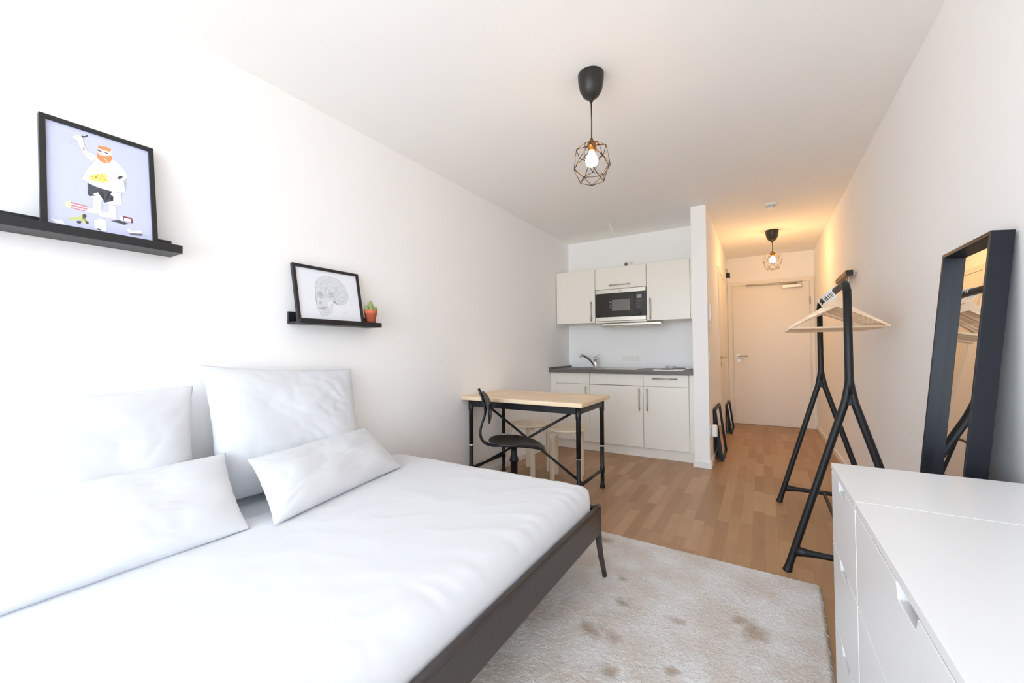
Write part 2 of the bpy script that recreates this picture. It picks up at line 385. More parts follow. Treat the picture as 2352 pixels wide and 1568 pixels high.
def tag(o, label, cat, group=None):
    o['label'] = label; o['category'] = cat
    if group: o['group'] = group
    return o
def thing(name, label, cat, loc=(0, 0, 0), rotz=0.0, group=None):
    o = bpy.data.objects.new(name, None); C.objects.link(o)
    o.location = loc; o.rotation_euler = (0, 0, rotz); o.empty_display_size = .05
    return tag(o, label, cat, group)
def struct(o):
    o['kind'] = 'structure'; return o
def copy_thing(src, parent=None):
    o = src.copy(); C.objects.link(o)
    if parent: o.parent = parent
    for ch in [c for c in bpy.data.objects if c.parent == src]:
        copy_thing(ch, o)
    return o
POSTER_SHAPES=[('tee',[(.1388,.3182),(.1326,.2875),(.1173,.2613),(.1061,.2333),(.1012,.2119),(.1159,.2037),(.1532,.1936),(.1811,.1926),(.2183,.1995),(.2182,.223),(.2146,.2487),(.227,.2659),(.2231,.2832),(.2105,.3033),(.1991,.3152),(.1821,.3225),(.1456,.3171)]),('tee',[(.1074,.3105),(.1187,.3222),(.1295,.3242),(.1415,.3186),(.1326,.2875),(.1207,.2944),(.1104,.3039)]),('skin',[(.0812,.3675),(.0886,.3757),(.1016,.3792),(.1073,.374),(.1089,.3528),(.1193,.3237),(.1066,.3101),(.0967,.3353),(.092,.3548),(.0818,.3599)]),('ink',[(.1028,.3759),(.111,.3866),(.1203,.3895),(.1216,.3848),(.1134,.3769),(.1054,.3731)]),('white',[(.1069,.383),(.1137,.3895),(.1177,.389),(.1108,.3809)]),('ink',[(.1091,.341),(.1109,.3378),(.1098,.3234),(.1072,.3242)]),('skin',[(.145,.3493),(.1845,.3567),(.1853,.3342),(.1458,.3253)]),('orange',[(.1468,.3622),(.1578,.3624),(.1691,.3659),(.1832,.3623),(.18,.3497),(.1631,.35),(.147,.3501)]),('orange',[(.142,.3357),(.1459,.3294),(.1526,.3242),(.168,.3268),(.184,.3378),(.1843,.3214),(.1773,.3061),(.1658,.2973),(.1534,.3002),(.144,.3104)]),('ink',[(.143,.3435),(.1477,.3452),(.1567,.3423),(.1544,.3388),(.1448,.3402)]),('ink',[(.1615,.3419),(.1671,.344),(.1752,.3414),(.1734,.3382),(.1656,.3405)]),('white',[(.1608,.3175),(.1628,.3184),(.173,.3043),(.1713,.3028)]),('skin',[(.1648,.2603),(.1685,.2435),(.1945,.2575),(.2022,.2729),(.2167,.2682),(.2179,.2582),(.2012,.2416),(.1708,.2253),(.163,.2474)]),('yellow',[(.1204,.2251),(.1274,.2396),(.1354,.24),(.1438,.2492),(.1548,.2523),(.1633,.2589),(.1684,.2414),(.1709,.2282),(.1624,.2246),(.1571,.2154),(.1512,.2205),(.1348,.2167),(.1255,.2172)]),('red2',[(.1352,.2327),(.1394,.2363),(.1412,.2322),(.1378,.2274)]),('red2',[(.1422,.2414),(.145,.2437),(.1457,.24)]),('red2',[(.1546,.2442),(.158,.2471),(.1587,.2426),(.1553,.2401)]),('red2',[(.1598,.2321),(.1627,.2344),(.1631,.2301)]),('olive',[(.1272,.2316),(.1304,.2341),(.1311,.23)]),('olive',[(.1474,.2314),(.1502,.2337),(.1509,.2299)]),('olive',[(.152,.2492),(.1543,.2513),(.1547,.2475)]),('olive',[(.1431,.2238),(.1459,.226),(.1464,.2222)]),('ink',[(.1951,.2496),(.2018,.2599),(.2077,.2639),(.2047,.2586),(.2136,.2628),(.2034,.2478),(.2,.2502)]),('white',[(.1557,.1825),(.2071,.1964),(.2039,.1422),(.1656,.14),(.1553,.1466)]),('white',[(.1213,.1549),(.1392,.1767),(.1562,.1807),(.1554,.1506),(.1251,.1503)]),('ink',[(.1153,.2028),(.1397,.1947),(.1811,.1926),(.1696,.1834),(.1834,.174),(.1689,.1611),(.1828,.1556),(.1601,.1422),(.156,.1448),(.1562,.1815),(.1419,.1757),(.1268,.1638),(.1388,.1628),(.1213,.1537),(.1148,.1585)]),('skin',[(.1265,.1508),(.152,.1495),(.1502,.1113),(.1268,.1092)]),('skin',[(.1682,.1356),(.1894,.1384),(.188,.1109),(.168,.1089)]),('white',[(.1032,.0873),(.1108,.1011),(.1242,.1111),(.151,.1124),(.1505,.0937),(.1397,.0917)]),('white',[(.1386,.0824),(.1466,.0984),(.1675,.1095),(.188,.1109),(.1878,.084),(.164,.0851)]),('pink',[(.0718,.1173),(.1124,.1139),(.1108,.0992),(.1054,.0914),(.0705,.0935)]),('white',[(.0722,.1117),(.1118,.1083),(.1112,.1047),(.0721,.1072)]),('white',[(.072,.1022),(.1089,.0986),(.1076,.0951),(.0719,.0981)]),('cream',[(.058,.1071),(.0619,.1159),(.0706,.1199),(.0723,.1061),(.0708,.0925),(.0639,.0941),(.0583,.0979)]),('lime',[(.0644,.058),(.0882,.0665),(.0995,.0804),(.1051,.0764),(.0978,.0617),(.1127,.0514),(.1056,.0449),(.0893,.0562),(.0655,.0498)]),('ink',[(.1005,.0781),(.1065,.0825),(.1082,.0781),(.1133,.0761),(.1062,.0717),(.1074,.0656),(.101,.0664)]),('ink',[(.0828,.0472),(.0879,.052),(.0968,.0531),(.0945,.0426),(.0877,.0418)]),('ink',[(.1059,.0575),(.1136,.0559),(.1153,.0499),(.1082,.0464)]),('white',[(.1283,.0658),(.146,.0767),(.1628,.0737),(.1611,.0312),(.1288,.0324)]),('ink',[(.1328,.0323),(.1382,.0376),(.1449,.0363),(.1448,.0308)]),('ink',[(.1734,.0755),(.1978,.0856),(.2243,.0777),(.2094,.0703)]),('red',[(.2071,.1045),(.2335,.1041),(.2372,.096),(.2358,.0825),(.2107,.0832)]),('white',[(.2112,.0984),(.2324,.0976),(.2293,.084),(.2108,.0853)]),('white',[(.2005,.0985),(.2047,.1018),(.2077,.0966),(.2065,.0861),(.2026,.0822),(.1996,.0882)]),('grey',[(.2197,.0451),(.2635,.0502),(.2621,.0391),(.2282,.0347)]),('white',[(.2157,.0562),(.2275,.0561),(.2318,.0519),(.2483,.0538),(.2516,.0587),(.2638,.0594),(.2628,.048),(.2231,.0407)]),('white',[(.0223,.0428),(.0519,.0422),(.0565,.0306),(.035,.029)])]
POSTER_LINES=[('line',.0006,[(.1388,.3182),(.1326,.2875),(.1173,.2613),(.1061,.2333),(.1012,.2119),(.1159,.2037),(.1532,.1936),(.1811,.1926),(.2183,.1995),(.2182,.223),(.2146,.2487)]),('line',.0006,[(.227,.2659),(.2231,.2832),(.2105,.3033),(.1991,.3152),(.1821,.3225)]),('line',.0006,[(.1839,.2883),(.1964,.2727),(.1917,.2606),(.1685,.2455)]),('line',.0006,[(.1074,.3105),(.1193,.3233),(.1295,.3254),(.1415,.3186)]),('line',.0006,[(.1074,.3105),(.1104,.3039),(.1207,.2944),(.1299,.2883)]),('line',.0006,[(.0812,.3675),(.0886,.3757),(.1016,.3792)]),('line',.0006,[(.0818,.3599),(.092,.3548),(.0967,.3353),(.1066,.3121)]),('line',.0006,[(.1073,.374),(.1089,.3528),(.1193,.3237)]),('line',.0006,[(.0831,.3605),(.0715,.3511),(.0816,.35),(.0725,.3359),(.0792,.3332)]),('line',.0006,[(.2071,.1964),(.2039,.1422),(.1682,.1368)]),('line',.0006,[(.1512,.1472),(.1502,.1113)]),('line',.0006,[(.1894,.1376),(.1878,.084),(.164,.0851),(.1386,.0824),(.1466,.0984),(.1675,.1095)]),('line',.0006,[(.1032,.0873),(.1108,.1011),(.1242,.1111),(.151,.1124)]),('line',.0006,[(.1032,.0873),(.1397,.0917)]),('line',.0006,[(.127,.151),(.1273,.1093)]),('line',.0006,[(.1687,.135),(.1681,.1109)]),('line',.0005,[(.1288,.0324),(.1283,.0658),(.146,.0767),(.1628,.0737),(.1611,.0312)]),('line',.0005,[(.1321,.0592),(.1388,.0571),(.1439,.0469),(.1492,.0464)]),('line',.0005,[(.1512,.0684),(.1549,.0558),(.1468,.0555)]),('line',.0007,[(.2631,.0406),(.2771,.042)]),('line',.0005,[(.0223,.0428),(.0519,.0422),(.0565,.0306)]),('line',.0005,[(.0257,.0366),(.0494,.0341)]),('line',.0005,[(.1503,.3402),(.1531,.3431),(.1564,.3413),(.1557,.3337),(.1514,.3302),(.1493,.3341)]),('line',.0004,[(.1711,.2376),(.1884,.247)]),('line',.0004,[(.171,.2323),(.1882,.2408)]),('line',.0005,[(.1845,.3567),(.1853,.3342)]),('line',.0004,[(.0577,.0903),(.0515,.0827),(.0575,.079),(.0625,.0862)]),('line',.0004,[(.1329,.1412),(.1353,.1322),(.131,.121),(.1379,.1271)])]
SKULL_SHAPES=[('bone',[(.131,.239),(.1425,.2519),(.1639,.2633),(.1887,.271),(.2203,.2737),(.2553,.2692),(.2823,.2548),(.3049,.231),(.3195,.2025),(.3258,.1727),(.3168,.1447),(.3006,.123),(.2732,.1121),(.251,.1083),(.2388,.1235),(.2267,.1386),(.2209,.1217),(.2138,.0952),(.2089,.0722),(.1945,.0551),(.1689,.0421),(.1483,.0375),(.1355,.0413),(.1325,.0566),(.1259,.0686),(.1188,.0773),(.1159,.0926),(.1158,.1175),(.1148,.1361),(.1119,.1514),(.1213,.1619),(.1167,.177),(.1193,.1931),(.1252,.2191)]),('paper2',[(.1875,.1184),(.1971,.1258),(.2178,.1247),(.2129,.1015),(.2023,.0877),(.1884,.0865),(.1854,.1022)]),('socket',[(.1294,.1692),(.14,.18),(.1565,.1788),(.1659,.1608),(.1604,.1443),(.1446,.1378),(.1309,.1473)]),('socket',[(.1953,.1772),(.2154,.1845),(.2321,.1784),(.233,.1588),(.2173,.1473),(.201,.1552)]),('socket',[(.134,.1193),(.1461,.1237),(.1516,.1148),(.1403,.1043),(.1325,.1082)]),('socket',[(.1264,.0858),(.1826,.094),(.1796,.0841),(.1563,.0742),(.135,.0756)])]
